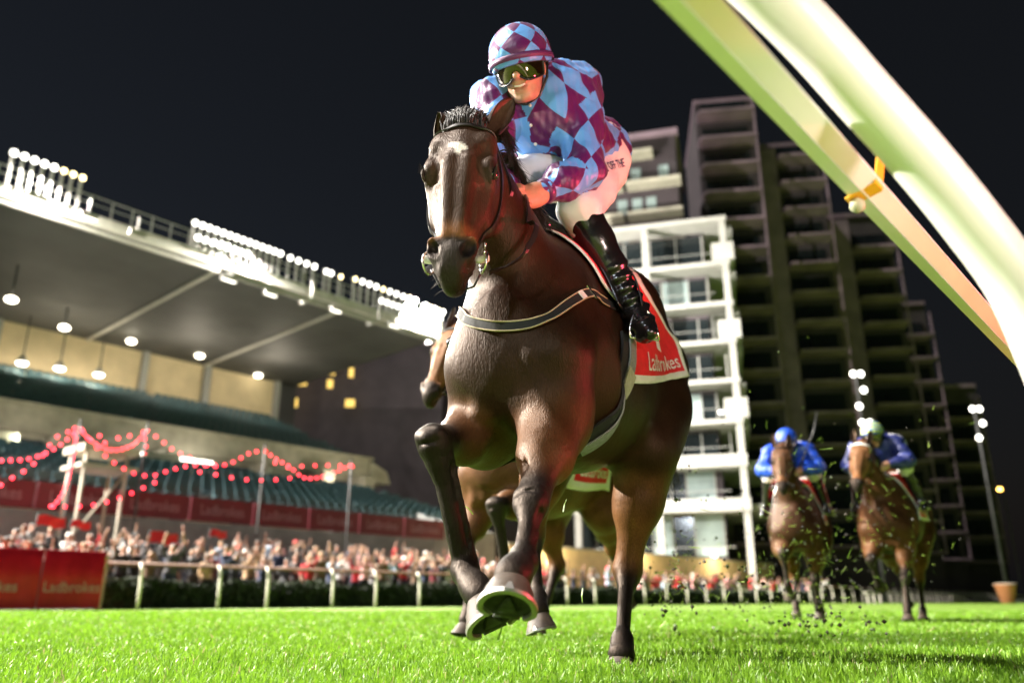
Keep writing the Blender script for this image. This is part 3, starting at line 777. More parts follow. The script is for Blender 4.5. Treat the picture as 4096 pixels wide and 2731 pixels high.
    # girth: black padded band, grey webbing strap, pale leather tab
    gp = [(-.02, .27, 1.12), (.0, .275, 1.04), (.06, .285, .93), (.10, .258, .846), (.13, .21, .759), (.155, .12, .69), (.16, 0, .665), (.155, -.12, .69), (.10, -.25, .846), (.0, -.275, 1.04)]
    g = strap('girth', gp, .105, .010, M_black, n=70, nw=5, off=.004)
    strap('girth_strap', [np.array(p) + (-.012, .018, 0) for p in gp[:6]], .048, .006, M_web, g, n=50, nw=3, off=.017)
    strap('girth_tab', [np.array(p) + (-.012, .018, 0) for p in ((.025, .285, .985), (.05, .287, .945), (.075, .278, .90))], .058, .005, M_tab, g, n=12, nw=3, off=.024)
    return bridle
# ------------------------------------------------------------------ riders
def diamond_material(name, ca, cb):
    m, n, l, p = mat_new(name)
    uv = n.new('ShaderNodeUVMap'); uv.uv_map = 'UVMap'; sp = n.new('ShaderNodeSeparateXYZ'); l.new(uv.outputs[0], sp.inputs[0])
    def M(op, a, b=None):
        k = n.new('ShaderNodeMath'); k.operation = op
        for i, x in enumerate((a, b)):
            if x is None: continue
            if isinstance(x, (int, float)): k.inputs[i].default_value = x
            else: l.new(x, k.inputs[i])
        return k.outputs[0]
    s_ = M('FLOOR', M('ADD', sp.outputs[0], sp.outputs[1])); d = M('FLOOR', M('SUBTRACT', sp.outputs[0], sp.outputs[1]))
    par = M('FLOORED_MODULO', M('ADD', s_, d), 2.0); fac = M('GREATER_THAN', par, .5)
    mx = n.new('ShaderNodeMixRGB'); mx.inputs[1].default_value = (*ca, 1); mx.inputs[2].default_value = (*cb, 1); l.new(fac, mx.inputs[0])
    l.new(mx.outputs[0], p.inputs['Base Color']); p.inputs['Roughness'].default_value = .42; p.inputs['Sheen Weight'].default_value = .1
    tc = n.new('ShaderNodeTexCoord'); nz = n.new('ShaderNodeTexNoise'); nz.inputs['Scale'].default_value = 16; nz.inputs['Detail'].default_value = 3; nz.inputs['Distortion'].default_value = .8
    l.new(tc.outputs['Object'], nz.inputs['Vector']); b = n.new('ShaderNodeBump'); b.inputs['Strength'].default_value = .45; b.inputs['Distance'].default_value = .012
    l.new(nz.outputs['Fac'], b.inputs['Height']); l.new(b.outputs[0], p.inputs['Normal'])
    return m
M_silks = diamond_material('diamond silks', (.115, .335, .80), (.095, .004, .092))
def skin_material():
    m, n, l, p = mat_new('face skin'); vc = n.new('ShaderNodeVertexColor'); vc.layer_name = 'Col'; tc = n.new('ShaderNodeTexCoord'); nz = n.new('ShaderNodeTexNoise'); nz.inputs['Scale'].default_value = 60; l.new(tc.outputs['Object'], nz.inputs['Vector'])
    mr = n.new('ShaderNodeMapRange'); mr.inputs[3].default_value = .82; mr.inputs[4].default_value = 1.18; l.new(nz.outputs['Fac'], mr.inputs[0]); mx = n.new('ShaderNodeMixRGB'); mx.blend_type = 'MULTIPLY'; mx.inputs[0].default_value = 1
    l.new(vc.outputs['Color'], mx.inputs[1]); l.new(mr.outputs[0], mx.inputs[2]); l.new(mx.outputs[0], p.inputs['Base Color']); p.inputs['Roughness'].default_value = .48; p.inputs['Subsurface Weight'].default_value = .08; p.inputs['Subsurface Radius'].default_value = (.01, .004, .002)
    b = n.new('ShaderNodeBump'); b.inputs['Strength'].default_value = .15; b.inputs['Distance'].default_value = .002; l.new(nz.outputs['Fac'], b.inputs['Height']); l.new(b.outputs[0], p.inputs['Normal'])
    return m
M_face = skin_material()
M_skin = mat('skin', (.52, .27, .18), .5, noise=.12, nscale=30, bump=.05)
M_breech = mat('white breeches', (.76, .74, .76), .62, noise=.05, nscale=14, bump=.35)
M_lens = mat('goggle lens', (.05, .035, .012), .05, metal=.85, coat=1.0)
M_frame = mat('goggle frame', (.012, .012, .012), .35)
M_purple = mat('purple band', (.10, .02, .10), .5)
M_printnavy = mat('navy print', (.05, .04, .16), .6)
def waves(V, amp, fr, seed=0):
    r = np.random.default_rng(seed); o = 0
    for i in range(4):
        k = r.normal(0, 1, 3); k = k / np.linalg.norm(k) * fr * (1 + .6*i); o = o + np.sin(V @ k + r.uniform(0, 6)) / (1 + .6*i)
    return o * amp / 2
def vnormals(V, F):
    N = np.zeros_like(V, dtype=float); F = np.asarray(F)
    n = np.cross(V[F[:, 2]] - V[F[:, 0]], V[F[:, 3]] - V[F[:, 1]])
    for k in range(4): np.add.at(N, F[:, k], n)
    return N / (np.linalg.norm(N, axis=1, keepdims=True) + 1e-12)
def limb_uv(o, V, F, segs, W, Hh):
    """each face takes the around/along coordinates of its nearest limb; wrap-around seams are closed per face"""
    F = np.asarray(F); c = V[F].mean(1); D = np.array([segdist(c, a, b)[0] / rad for a, b, ref, rad, off in segs]); k = np.argmin(D, 0); uvf = np.zeros((len(F), 4, 2))
    for i, (a, b, ref, rad, off) in enumerate(segs):
        a = np.array(a); b = np.array(b); A = frame(b - a, ref); w = k == i; e = V[F[w]] - a
        ang = np.arctan2(e @ A[2], e @ A[1]); ang = np.where((ang.max(1) - ang.min(1) > math.pi)[:, None] & (ang < 0), ang + 2*math.pi, ang)
        uvf[w, :, 0] = ang * rad / W[i]; uvf[w, :, 1] = (e @ A[0] + off) / Hh
    lay = o.data.uv_layers.new(name='UVMap'); lay.data.foreach_set('uv', uvf.astype(np.float32).ravel())
def set_uv(o, uvv):
    lay = o.data.uv_layers.new(name='UVMap'); li = np.zeros(len(o.data.loops), np.int32); o.data.loops.foreach_get('vertex_index', li)
    lay.data.foreach_set('uv', uvv[li].astype(np.float32).ravel())

def build_rider(root, J, h=.007, silks=M_silks, cap_mat=None, diamonds=True, detail=True, breech=M_breech):
    """J: joints in horse coordinates; root: Empty at the rider's seat in the same frame as the horse"""
    o = np.array(J['origin'])
    j = {k: np.array(v, float) for k, v in J.items() if k != 'origin'}
    hc, g, up = j['head'], j['face'], j['up']; A = frame(g, up); g, up, sd = A; S = 1.0
    Hd = lambda x, y, z: hc + (g*x + up*y + sd*z) * S
    lo = np.min([j[k] for k in ('head', 'rsh', 'lsh', 'relb', 'lelb', 'lhand', 'rhand', 'pelvis', 'lknee', 'rknee')], 0) - .25; hi = np.max([j[k] for k in ('head', 'rsh', 'lsh', 'pelvis', 'lelb', 'relb', 'lhand', 'rhand')], 0) + .25
    # --- body: one continuous figure
    B = Field(lo, hi, h)
    B.ell(Hd(-.015, .035, 0), np.array((.098, .095, .076))*S, .02, (g, up)); B.ell(Hd(.02, -.04, 0), np.array((.072, .085, .062))*S, .02, (g, up))
    B.cone(Hd(.03, -.095, -.028), .022*S, Hd(.03, -.095, .028), .022*S, .02); B.ell(Hd(.068, -.105, 0), np.array((.020, .017, .022))*S, .015, (g, up))
    B.cone(Hd(.082, .012, 0), .010*S, Hd(.105, -.028, 0), .014*S, .012); B.ell(Hd(.094, -.032, .013), np.array((.012, .009, .009))*S, .008, (g, up)); B.ell(Hd(.094, -.032, -.013), np.array((.012, .009, .009))*S, .008, (g, up))
    for q in (-1, 1):
        B.ell(Hd(.062, -.022, q*.040), np.array((.026, .026, .024))*S, .02, (g, up)); B.ell(Hd(.0, -.012, q*.078), np.array((.020, .032, .010))*S, .008, (g, up))
        B.cone(Hd(.050, -.075, q*.040), .010*S, Hd(.066, -.100, q*.024), .012*S, .015)
    B.cone(Hd(.082, -.060, -.022), .009*S, Hd(.082, -.060, .022), .009*S, .010); B.cone(Hd(.078, -.078, -.018), .009*S, Hd(.078, -.078, .018), .009*S, .010)
    B.cone(Hd(.092, -.068, 0), .0065*S, Hd(.080, -.061, -.034), .004*S, .004, sub=True); B.cone(Hd(.092, -.068, 0), .0065*S, Hd(.080, -.061, .034), .004*S, .004, sub=True)
    nk = j['neck']
    B.cone(Hd(-.035, -.05, 0), .055, nk, .062, .03)
    B.cone(nk, .08, j['chest'], .12, .06); B.cone(j['chest'], .12, j['waist'], .11, .06); B.cone(j['waist'], .11, j['pelvis'], .13, .06)
    for q, s_ in ((-1, 'r'), (1, 'l')):
        B.cone(nk, .07, j[s_+'sh'], .062, .05); B.cone(j[s_+'sh'], .06, j[s_+'elb'], .045, .03); B.cone(j[s_+'elb'], .045, j[s_+'wr'], .030, .03)
        hand = j[s_+'hand']; wr = j[s_+'wr']; a = (hand - wr) / np.linalg.norm(hand - wr); pr = np.array((0, 0, 1.)); pr = pr - a*a.dot(pr); pr /= np.linalg.norm(pr); nn = np.cross(a, pr)*q
        B.cone(wr, .029, wr + a*.05, .030, .02, side=pr, q=1.25); B.cone(wr + a*.03, .026, hand, .026, .02, side=pr, q=1.45)
        for i, (ln, r_) in enumerate(((.036, .0088), (.042, .0092), (.040, .009), (.032, .008))):
            b0 = hand + pr*(.028 - .019*i) - a*.004; b1 = b0 + a*ln; b2 = b1 - nn*.026 - a*.006; b3 = b2 - a*.026
            B.chain([(b0, r_*1.05), (b1, r_), (b2, r_*.95), (b3, r_*.85)], .005)
        t0 = hand - a*.035 + pr*.030; B.chain([(t0, .012), (t0 + pr*.012 + a*.03 - nn*.010, .0105), (t0 + a*.052 - nn*.022, .009)], .006)
        B.cone(j['pelvis'] + (j[s_+'hip'] - j['pelvis'])*.5, .11, j[s_+'hip'], .09, .05); B.cone(j[s_+'hip'], .088, j[s_+'knee'], .058, .05); B.cone(j[s_+'knee'], .055, j[s_+'ank'], .04, .03)
    V, F = B.mesh(); body = mesh_np('body', V - o, F, M_face, root); col = np.tile(np.array((.50, .255, .165)), (len(V), 1))
    def blot(c, r, k, colr):
        nonlocal col
        w = ((1 - sstep(.5*r, r, np.linalg.norm(V - c, axis=1))) * k)[:, None]; col = col*(1 - w) + np.array(colr)*w
    for q in (-1, 1):
        blot(Hd(.075, -.025, q*.048), .035*S, .5, (.56, .19, .12)); blot(Hd(.09, -.070, q*.014), .017*S, .75, (.42, .11, .09)); blot(Hd(.09, -.066, q*.030), .010*S, .8, (.12, .03, .025)); blot(Hd(.100, -.038, q*.011), .007*S, .8, (.18, .06, .04))
        blot(Hd(.055, -.085, q*.045), .03*S, .35, (.33, .17, .11))
    blot(Hd(.092, -.067, 0), .009*S, .8, (.14, .03, .03)); blot(Hd(.08, -.108, 0), .03*S, .3, (.36, .19, .13))
    vcol(body, col)
    if detail:
        tm_ = MB(); tm_.tube([Hd(.0865, -.0645 + .004*abs(x)/.02, x) - o for x in np.linspace(-.020, .020, 9)], .0042, 8, sq=.8); tm_.build('teeth', M_white, body, True)
    # --- silks
    K = Field(lo, hi, h)
    K.cone(lerp(nk, j['chest'], .15), .100, j['chest'], .150, .07, side=j['lsh'] - j['rsh'], q=1.15); K.cone(j['chest'], .152, j['waist'], .140, .07, side=j['lsh'] - j['rsh'], q=1.2); K.cone(j['waist'], .142, lerp(j['waist'], j['pelvis'], 1.0), .168, .06, side=(0, 1, 0), q=1.08)
    K.ell(lerp(j['chest'], j['pelvis'], .35) + (-.03, 0, .07), (.24, .155, .10), .06, (j['pelvis'] - j['chest'], (0, 0, 1)))
    if detail: K.cone(nk + (Hd(.0, -.10, 0) - nk)*.35, .070, nk, .085, .03)
    for s_ in 'rl':
        sh, el, wr = j[s_+'sh'], j[s_+'elb'], j[s_+'wr']
        K.cone(lerp(nk, j['chest'], .3), .10, sh, .090, .06); K.cone(sh, .092, lerp(sh, el, .5), .082, .03); K.cone(lerp(sh, el, .5), .082, el, .074, .03); K.cone(el, .072, lerp(el, wr, .55), .062, .03); K.cone(lerp(el, wr, .5), .062, lerp(el, wr, .90), .040, .02)
        K.cone(lerp(el, wr, .88), .042, lerp(el, wr, .97), .043, .01)
    ax = lerp(nk, j['head'], .5)
    V, F = K.mesh(); N = vnormals(V, F); V = V + N * (waves(V, .008, 36, 2) + waves(V, .0045, 80, 5))[:, None]
    jk = mesh_np('jacket', V - o, F, silks, root)
    if diamonds:
        sv = j['lsh'] - j['rsh']; fv = np.array((1, 0, -.6))
        segs = [(nk, lerp(j['chest'], j['waist'], 1.0), fv, .15, .03), (j['waist'], j['pelvis'], (0, 0, -1), .16, .03 + np.linalg.norm(j['chest'] - nk) + .12)]
        W = [.120, .120]
        for s_ in 'rl': segs += [(j[s_+'sh'], j[s_+'elb'], fv, .085, .02), (j[s_+'elb'], j[s_+'wr'], fv, .065, .30)]; W += [.125, .110]
        limb_uv(jk, V, F, segs, W, .185)
    if detail:
        for t in (.25, .55, .85):
            c = lerp(nk, j['waist'], t); m = MB()
            bvj = bvh_of(V, F); hit, nn, _, _ = bvj.ray_cast(Vector(c + np.array((.6, -.12, -.4))), Vector((-.6, .12, .4)).normalized())
            if hit is not None:
                m.ball((0, 0, 0), .0065, 10, 6); b = m.build('button', M_white, jk, True); b.location = np.array(hit) - o
        cu = MB()
        for s_ in 'rl':
            a = lerp(j[s_+'elb'], j[s_+'wr'], .90); b = lerp(j[s_+'elb'], j[s_+'wr'], 1.0)
            cu = MB(); cu.tube([a - o, lerp(a, b, .3) - o, b - o], [.046, .041, .043], 20); c_ = cu.build('cuff', silks, jk, True); set_uv(c_, np.full((len(c_.data.vertices), 2), (.0, .5)))
    # --- breeches
    Bk = Field(np.minimum(lo, np.min([j['lknee'], j['rknee']], 0) - .15), hi, h)
    Bk.ell(j['pelvis'] + (0, 0, -.05), (.16, .140, .120), .05)
    for s_ in 'rl':
        hp, kn = j[s_+'hip'], j[s_+'knee']; an = j[s_+'ank']
        Bk.cone(j['pelvis'], .15, hp, .125, .06); Bk.cone(hp, .122, lerp(hp, kn, .55), .105, .05); Bk.cone(lerp(hp, kn, .5), .105, kn, .080, .04); Bk.cone(kn, .080, lerp(kn, an, .16), .068, .03)
    V, F = Bk.mesh(); N = vnormals(V, F); V = V + N * (waves(V, .0045, 40, 9))[:, None]
    bre = mesh_np('breeches', V - o, F, breech, root); bb = bvh_of(V, F)
    # --- boots
    for q, s_ in ((-1, 'r'), (1, 'l')):
        kn, an, toe = j[s_+'knee'], j[s_+'ank'], j[s_+'toe']
        Bt = Field(np.min([kn, an, toe], 0) - .12, np.max([kn, an, toe], 0) + .12, h*.8)
        k0 = lerp(kn, an, .10); Bt.cone(k0, .073, lerp(kn, an, .30), .068, .02); Bt.cone(lerp(kn, an, .30), .068, lerp(kn, an, .55), .060, .02); Bt.cone(lerp(kn, an, .55), .060, an, .047, .02)
        ft = toe - an; heel = an - ft*.22 + np.array((0, 0, -.045)); Bt.cone(an, .047, heel, .036, .02); Bt.cone(heel, .036, lerp(an, toe, .6) + np.array((0, 0, -.03)), .038, .02); Bt.cone(an, .046, lerp(an, toe, .6), .042, .02); Bt.cone(lerp(an, toe, .6) + np.array((0, 0, -.015)), .042, toe, .028, .02)
        V, F = Bt.mesh(); N = vnormals(V, F); t = (V - kn) @ (an - kn) / np.sum((an - kn)**2)
        wr_ = (np.sin(t*58 + np.sin((V @ np.array((14., 9, 5))))*1.6)) * .006 * sstep(.5, .7, t) * (1 - sstep(1.08, 1.2, t)); V = V + N * wr_[:, None]
        bt = mesh_np('boot', V - o, F, M_blackleather, root)
        st = MB(); c = lerp(an, toe, .55) + np.array((0, 0, -.055)); A2 = frame((0, 0, 1), toe - an)
        st.tube([c + A2[2]*.055*math.cos(t) + A2[0]*(.11*math.sin(t) if math.sin(t) > 0 else 0) - o for t in np.linspace(0, 2*math.pi, 25)], .005, 6)
        st.build('stirrup_iron', M_steel, bt, True)
        v, f = ribbon([c + A2[0]*.11, c + A2[0]*.11 + np.array((0, -q*.02, .12)), lerp(kn, (-.02, q*.22, 1.45), .6)], .022, .004, None, 0, 14, normals=[(0, q, .2)]*3); mesh_np('stirrup_leather', np.array(v) - o, f, M_leather, bt)
    # --- helmet under a silk cap
    Hm = Field(hc - .22, hc + .24, h*.7)
    Hm.ell(Hd(-.018, .058, 0), np.array((.135, .105, .112))*S, .02, (g, up)); Hm.ell(Hd(-.02, .02, 0), np.array((.132, .085, .110))*S, .02, (g, up)); Hm.ell(Hd(.06, .045, 0), np.array((.075, .060, .09))*S, .03, (g, up))
    # open face and neck
    Hm.ell(Hd(.06, -.115, 0), np.array((.30, .125, .30))*S, .006, (g, up), sub=True)
    Hm.ell(Hd(-.01, .01, 0), np.array((.112, .085, .092))*S, .01, (g, up), sub=True)
    V, F = Hm.mesh()
    cap = mesh_np('cap', V - o, F, cap_mat or silks, root)
    if diamonds or cap_mat is None:
        e = V - Hd(-.018, .03, 0); az = np.arctan2(e @ sd, e @ g); el = np.arctan2(e @ up, np.hypot(e @ g, e @ sd))
        set_uv(cap, np.c_[az * 8 / (2*math.pi) + .25, el / .74 + .1])
    bd = MB(); n = 48
    def ringpt(t, r, y): return Hd(-.012 + (.150 if math.cos(t) > 0 else .140)*r*math.cos(t) , y + .010*math.cos(t), .1165*r*math.sin(t)) - o
    V2 = []; F2 = []
    for i in range(n):
        t = 2*math.pi*i/n
        for r_, y in ((1.0, .012), (1.03, .012), (1.03, .032), (1.0, .032)): V2.append(ringpt(t, r_, y))
    for i in range(n):
        for k in range(4): F2.append([i*4+k, ((i+1) % n)*4+k, ((i+1) % n)*4+(k+1) % 4, i*4+(k+1) % 4])
    mesh_np('cap_band', V2, F2, M_purple if diamonds else M_frame, cap, True)
    for q in (-1, 1):
        m = MB(); m.tube([Hd(-.005, .005, q*.098) - o, Hd(.0, -.05, q*.085) - o, Hd(.03, -.11, q*.05) - o, Hd(.045, -.128, 0) - o], .005, 6); m.build('chin_strap', M_frame, cap, True)
    # --- goggles: one curved mirrored lens
    V2 = []; F2 = []; nu, nv = 25, 9
    for lay in (0, 1):
        for i in range(nu):
            a = (i/(nu-1) - .5)*2; ph = a*1.25; notch = math.exp(-(a/.22)**2)*.020
            for k in range(nv):
                v = k/(nv-1); y0 = -.054 + notch*1.3 + .016*abs(a)**3 ; y1 = .036 - .004*abs(a)**2; y = y0 + (y1-y0)*v
                r = .104 + .006*math.sin(math.pi*v) - lay*.003; V2.append(Hd(.002 + r*math.cos(ph)*1.02, y, r*.86*math.sin(ph)) - o)
    for lay in (0, 1):
        for i in range(nu-1):
            for k in range(nv-1):
                q = [lay*nu*nv+i*nv+k, lay*nu*nv+(i+1)*nv+k, lay*nu*nv+(i+1)*nv+k+1, lay*nu*nv+i*nv+k+1]; F2.append(q[::-1] if lay == 0 else q)
    N = nu*nv; rimi = [i*nv for i in range(nu)] + [(nu-1)*nv+k for k in range(1, nv)] + [i*nv+nv-1 for i in range(nu-2, -1, -1)] + [k for k in range(nv-2, 0, -1)]
    for a, b in zip(rimi, rimi[1:] + rimi[:1]): F2.append([a, b, N+b, N+a])
    gog = mesh_np('goggles', V2, F2, M_lens, root, True)
    m = MB(); m.tube([V2[i] for i in rimi] + [V2[rimi[0]]], .0036, 6, caps=False); m.build('goggle_frame', M_frame, gog, True)
    for q in (-1, 1):
        m = MB(); m.tube([Hd(.035, .0, q*.092) - o, Hd(-.03, .004, q*.106) - o, Hd(-.08, .012, q*.100) - o], .009, 6, sq=.25); m.build('goggle_strap', M_frame, gog, True)
    if detail:
        tv, tf = text_mesh('Ucel', .016); mesh_np('lettering', [Hd(.002 + .1105*math.cos(x/.1)*1.02, .014 + y, .086/.1*x*-1) - o + g*.004 for x, y in tv], tf, M_pipe, gog, False)
    return body, bb
SEAT1 = np.array((-.10, .05, 1.60))
J1 = dict(origin=SEAT1, head=hl(2088, 276, 2.49), face=lv(np.array((-.26, -.80, -.54))), up=lv(np.array((-.16, -.30, .92))),
    neck=hl(2195, 350, 2.63), chest=hl(2195, 470, 2.68), waist=hl(2265, 585, 2.82), pelvis=hl(2352, 620, 3.00),
    rsh=hl(1985, 410, 2.63), relb=hl(1965, 640, 2.52), rwr=hl(2030, 760, 2.42), rhand=hl(2040, 800, 2.36),
    lsh=hl(2312, 350, 2.70), lelb=hl(2335, 690, 2.60), lwr=hl(2165, 772, 2.46), lhand=hl(2085, 798, 2.40),
    lhip=hl(2385, 665, 2.98), rhip=hl(2300, 655, 2.96), lknee=hl(2318, 845, 2.68), rknee=hl(2045, 738, 2.64),
    lank=hl(2545, 1255, 2.74), ltoe=hl(2598, 1330, 2.64), rank=(-.10, -.36, 1.24), rtoe=(.02, -.40, 1.16))
def build_winner_rider():
    root = empty('person', label='rider in purple and blue diamond silks and matching cap on the front horse', cat='jockey', group='riders')
    place_root(root, O1, HD1); fx, fy = -math.sin(R(HD1)), -math.cos(R(HD1)); o = SEAT1
    root.location = (O1[0] + o[0]*fx - o[1]*fy, O1[1] + o[0]*fy + o[1]*fx, o[2])
    body, bb = build_rider(root, J1, .0055)
    # print on the thigh
    hp, kn = J1['lhip'], J1['lknee']; ax = frame(np.array(kn) - np.array(hp), (0, 1, 0)); out = lv(np.array((.5, -.8, -.2))); out /= np.linalg.norm(out)
    up = -ax[0] + np.array((0, 0, 0)); sdv = np.cross(up, out); sdv /= np.linalg.norm(sdv); c0 = lerp(hp, kn, .18)
    for txt, dx, dy, sz in (('OFF THE', .02, .0, .046), ('Sa', -.115, -.0, .060)):
        tv, tf = text_mesh(txt, sz, .0005, .3 if txt == 'Sa' else 0); P = []
        for x, y in tv:
            x, y = x + dx, y + dy
            p = c0 + up*(x*1.0 + y*.35) + sdv*(x*.35 - y) + out*.3; hit, nn, _, _ = bb.ray_cast(Vector(p), Vector(-out))
            P.append((np.array(hit) + out*.003 if hit is not None else p - out*.2) - o)
        mesh_np('lettering', P, tf, M_printnavy, [c for c in root.children if c.name.startswith('breeches')][0], False)
    return root
# ------------------------------------------------------------------ the course: track frame (s along the rail, n towards the stand)
TA = R(41); TD = np.array((math.sin(TA), math.cos(TA))); TN = np.array((-math.cos(TA), math.sin(TA))); TRZ = math.atan2(TD[1], TD[0])
def tp(s, n, z=0.0): q = s*TD + n*TN; return np.array((q[0], q[1], z))
def atn(px, py, n):
    d = at(px, py, 1.0) - np.array((0, 0, HC)); k = n / (d[:2] @ TN); p = d * k
    return np.array((p[:2] @ TD, n, p[2] + HC))
RND = random.Random(11)
M_conc = mat('pale concrete', (.42, .39, .32), .85, noise=.22, nscale=1.5, detail=6)
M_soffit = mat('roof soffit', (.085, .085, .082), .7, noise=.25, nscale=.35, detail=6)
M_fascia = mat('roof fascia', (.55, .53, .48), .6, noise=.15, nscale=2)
M_cream = mat('cream wall', (.62, .50, .32), .85, noise=.15, nscale=.8)
M_teal = mat('teal seats', (.040, .085, .100), .55, noise=.2, nscale=3)
M_step = mat('terrace concrete', (.16, .16, .155), .9, noise=.3, nscale=1.2)
M_asphalt = mat('apron asphalt', (.05, .05, .052), .9, noise=.3, nscale=2)
M_maroon = mat('maroon banner', (.11, .007, .016), .6, noise=.2, nscale=2)
M_bannerword = mat('banner lettering', (.24, .12, .14), .7)
M_boardword = mat('board lettering', (.62, .30, .33), .7)
M_hoard = mat('red hoarding', (.58, .008, .030), .45, noise=.25, nscale=1.6)
M_rail = mat('white rail', (.72, .68, .58), .45, noise=.08, nscale=8)
M_railtop = mat('brown rail', (.17, .085, .055), .6, noise=.15, nscale=6)
M_dark = mat('dark steel', (.04, .04, .042), .5)
M_pole = mat('grey pole', (.30, .30, .29), .5)
M_glassd = mat('dark glazing', (.012, .016, .018), .12, noise=.2, nscale=.7)
M_glassl = mat('pale blind', (.26, .33, .34), .5, noise=.3, nscale=.8)
M_white_w = mat('white render', (.38, .37, .355), .8, noise=.12, nscale=1.0, detail=6)
M_tower = mat('tower concrete', (.23, .160, .205), .85, noise=.35, nscale=.5, detail=7)
M_towerdk = mat('tower cladding', (.050, .038, .046), .8, noise=.35, nscale=.5, detail=7)
E_flood = emis('floodlight glow', (1.0, .97, .88), 3.2)
E_floodw = emis('warm floodlight glow', (1.0, .80, .36), 4.0)
E_down = emis('downlight glow', (1.0, .90, .68), 4.5)
E_red = emis('red bulb glow', (1.0, .03, .05), 5.0)
E_tube = emis('tube glow', (1.0, .95, .80), 2.5)
E_win = emis('lit window', (1.0, .66, .16), .55)
E_sod = emis('sodium glow', (1.0, .50, .08), 8.0)

def turf_material(name, blades=False):
    m, n, l, p = mat_new(name)
    tc = n.new('ShaderNodeTexCoord'); a = n.new('ShaderNodeTexNoise'); a.inputs['Scale'].default_value = 1.3; a.inputs['Detail'].default_value = 8; l.new(tc.outputs['Object'], a.inputs['Vector'])
    b = n.new('ShaderNodeTexNoise'); b.inputs['Scale'].default_value = 42; b.inputs['Detail'].default_value = 4; l.new(tc.outputs['Object'], b.inputs['Vector'])
    r = n.new('ShaderNodeValToRGB'); e = r.color_ramp.elements; e[0].position = .3; e[0].color = (.075, .150, .006, 1); e[1].position = .7; e[1].color = (.150, .260, .012, 1)
    mx = n.new('ShaderNodeMath'); mx.operation = 'MULTIPLY_ADD'; mx.inputs[1].default_value = .55; l.new(b.outputs['Fac'], mx.inputs[0])
    hm = n.new('ShaderNodeMath'); hm.operation = 'MULTIPLY'; hm.inputs[1].default_value = .45; l.new(a.outputs['Fac'], hm.inputs[0]); l.new(hm.outputs[0], mx.inputs[2]); l.new(mx.outputs[0], r.inputs[0])
    l.new(r.outputs[0], p.inputs['Base Color']); p.inputs['Roughness'].default_value = .75
    bp = n.new('ShaderNodeBump'); bp.inputs['Strength'].default_value = .8; bp.inputs['Distance'].default_value = .05; l.new(b.outputs['Fac'], bp.inputs['Height']); l.new(bp.outputs[0], p.inputs['Normal'])
    return m
def blade_material():
    m, n, l, p = mat_new('grass blade')
    vc = n.new('ShaderNodeVertexColor'); vc.layer_name = 'Col'; l.new(vc.outputs['Color'], p.inputs['Base Color'])
    p.inputs['Roughness'].default_value = .42; p.inputs['Specular IOR Level'].default_value = .45
    tr = n.new('ShaderNodeBsdfTranslucent'); l.new(vc.outputs['Color'], tr.inputs['Color']); ms = n.new('ShaderNodeMixShader'); ms.inputs[0].default_value = .38
    out = n['Material Output']; l.new(p.outputs[0], ms.inputs[1]); l.new(tr.outputs[0], ms.inputs[2]); l.new(ms.outputs[0], out.inputs['Surface'])
    return m
M_blade = blade_material()

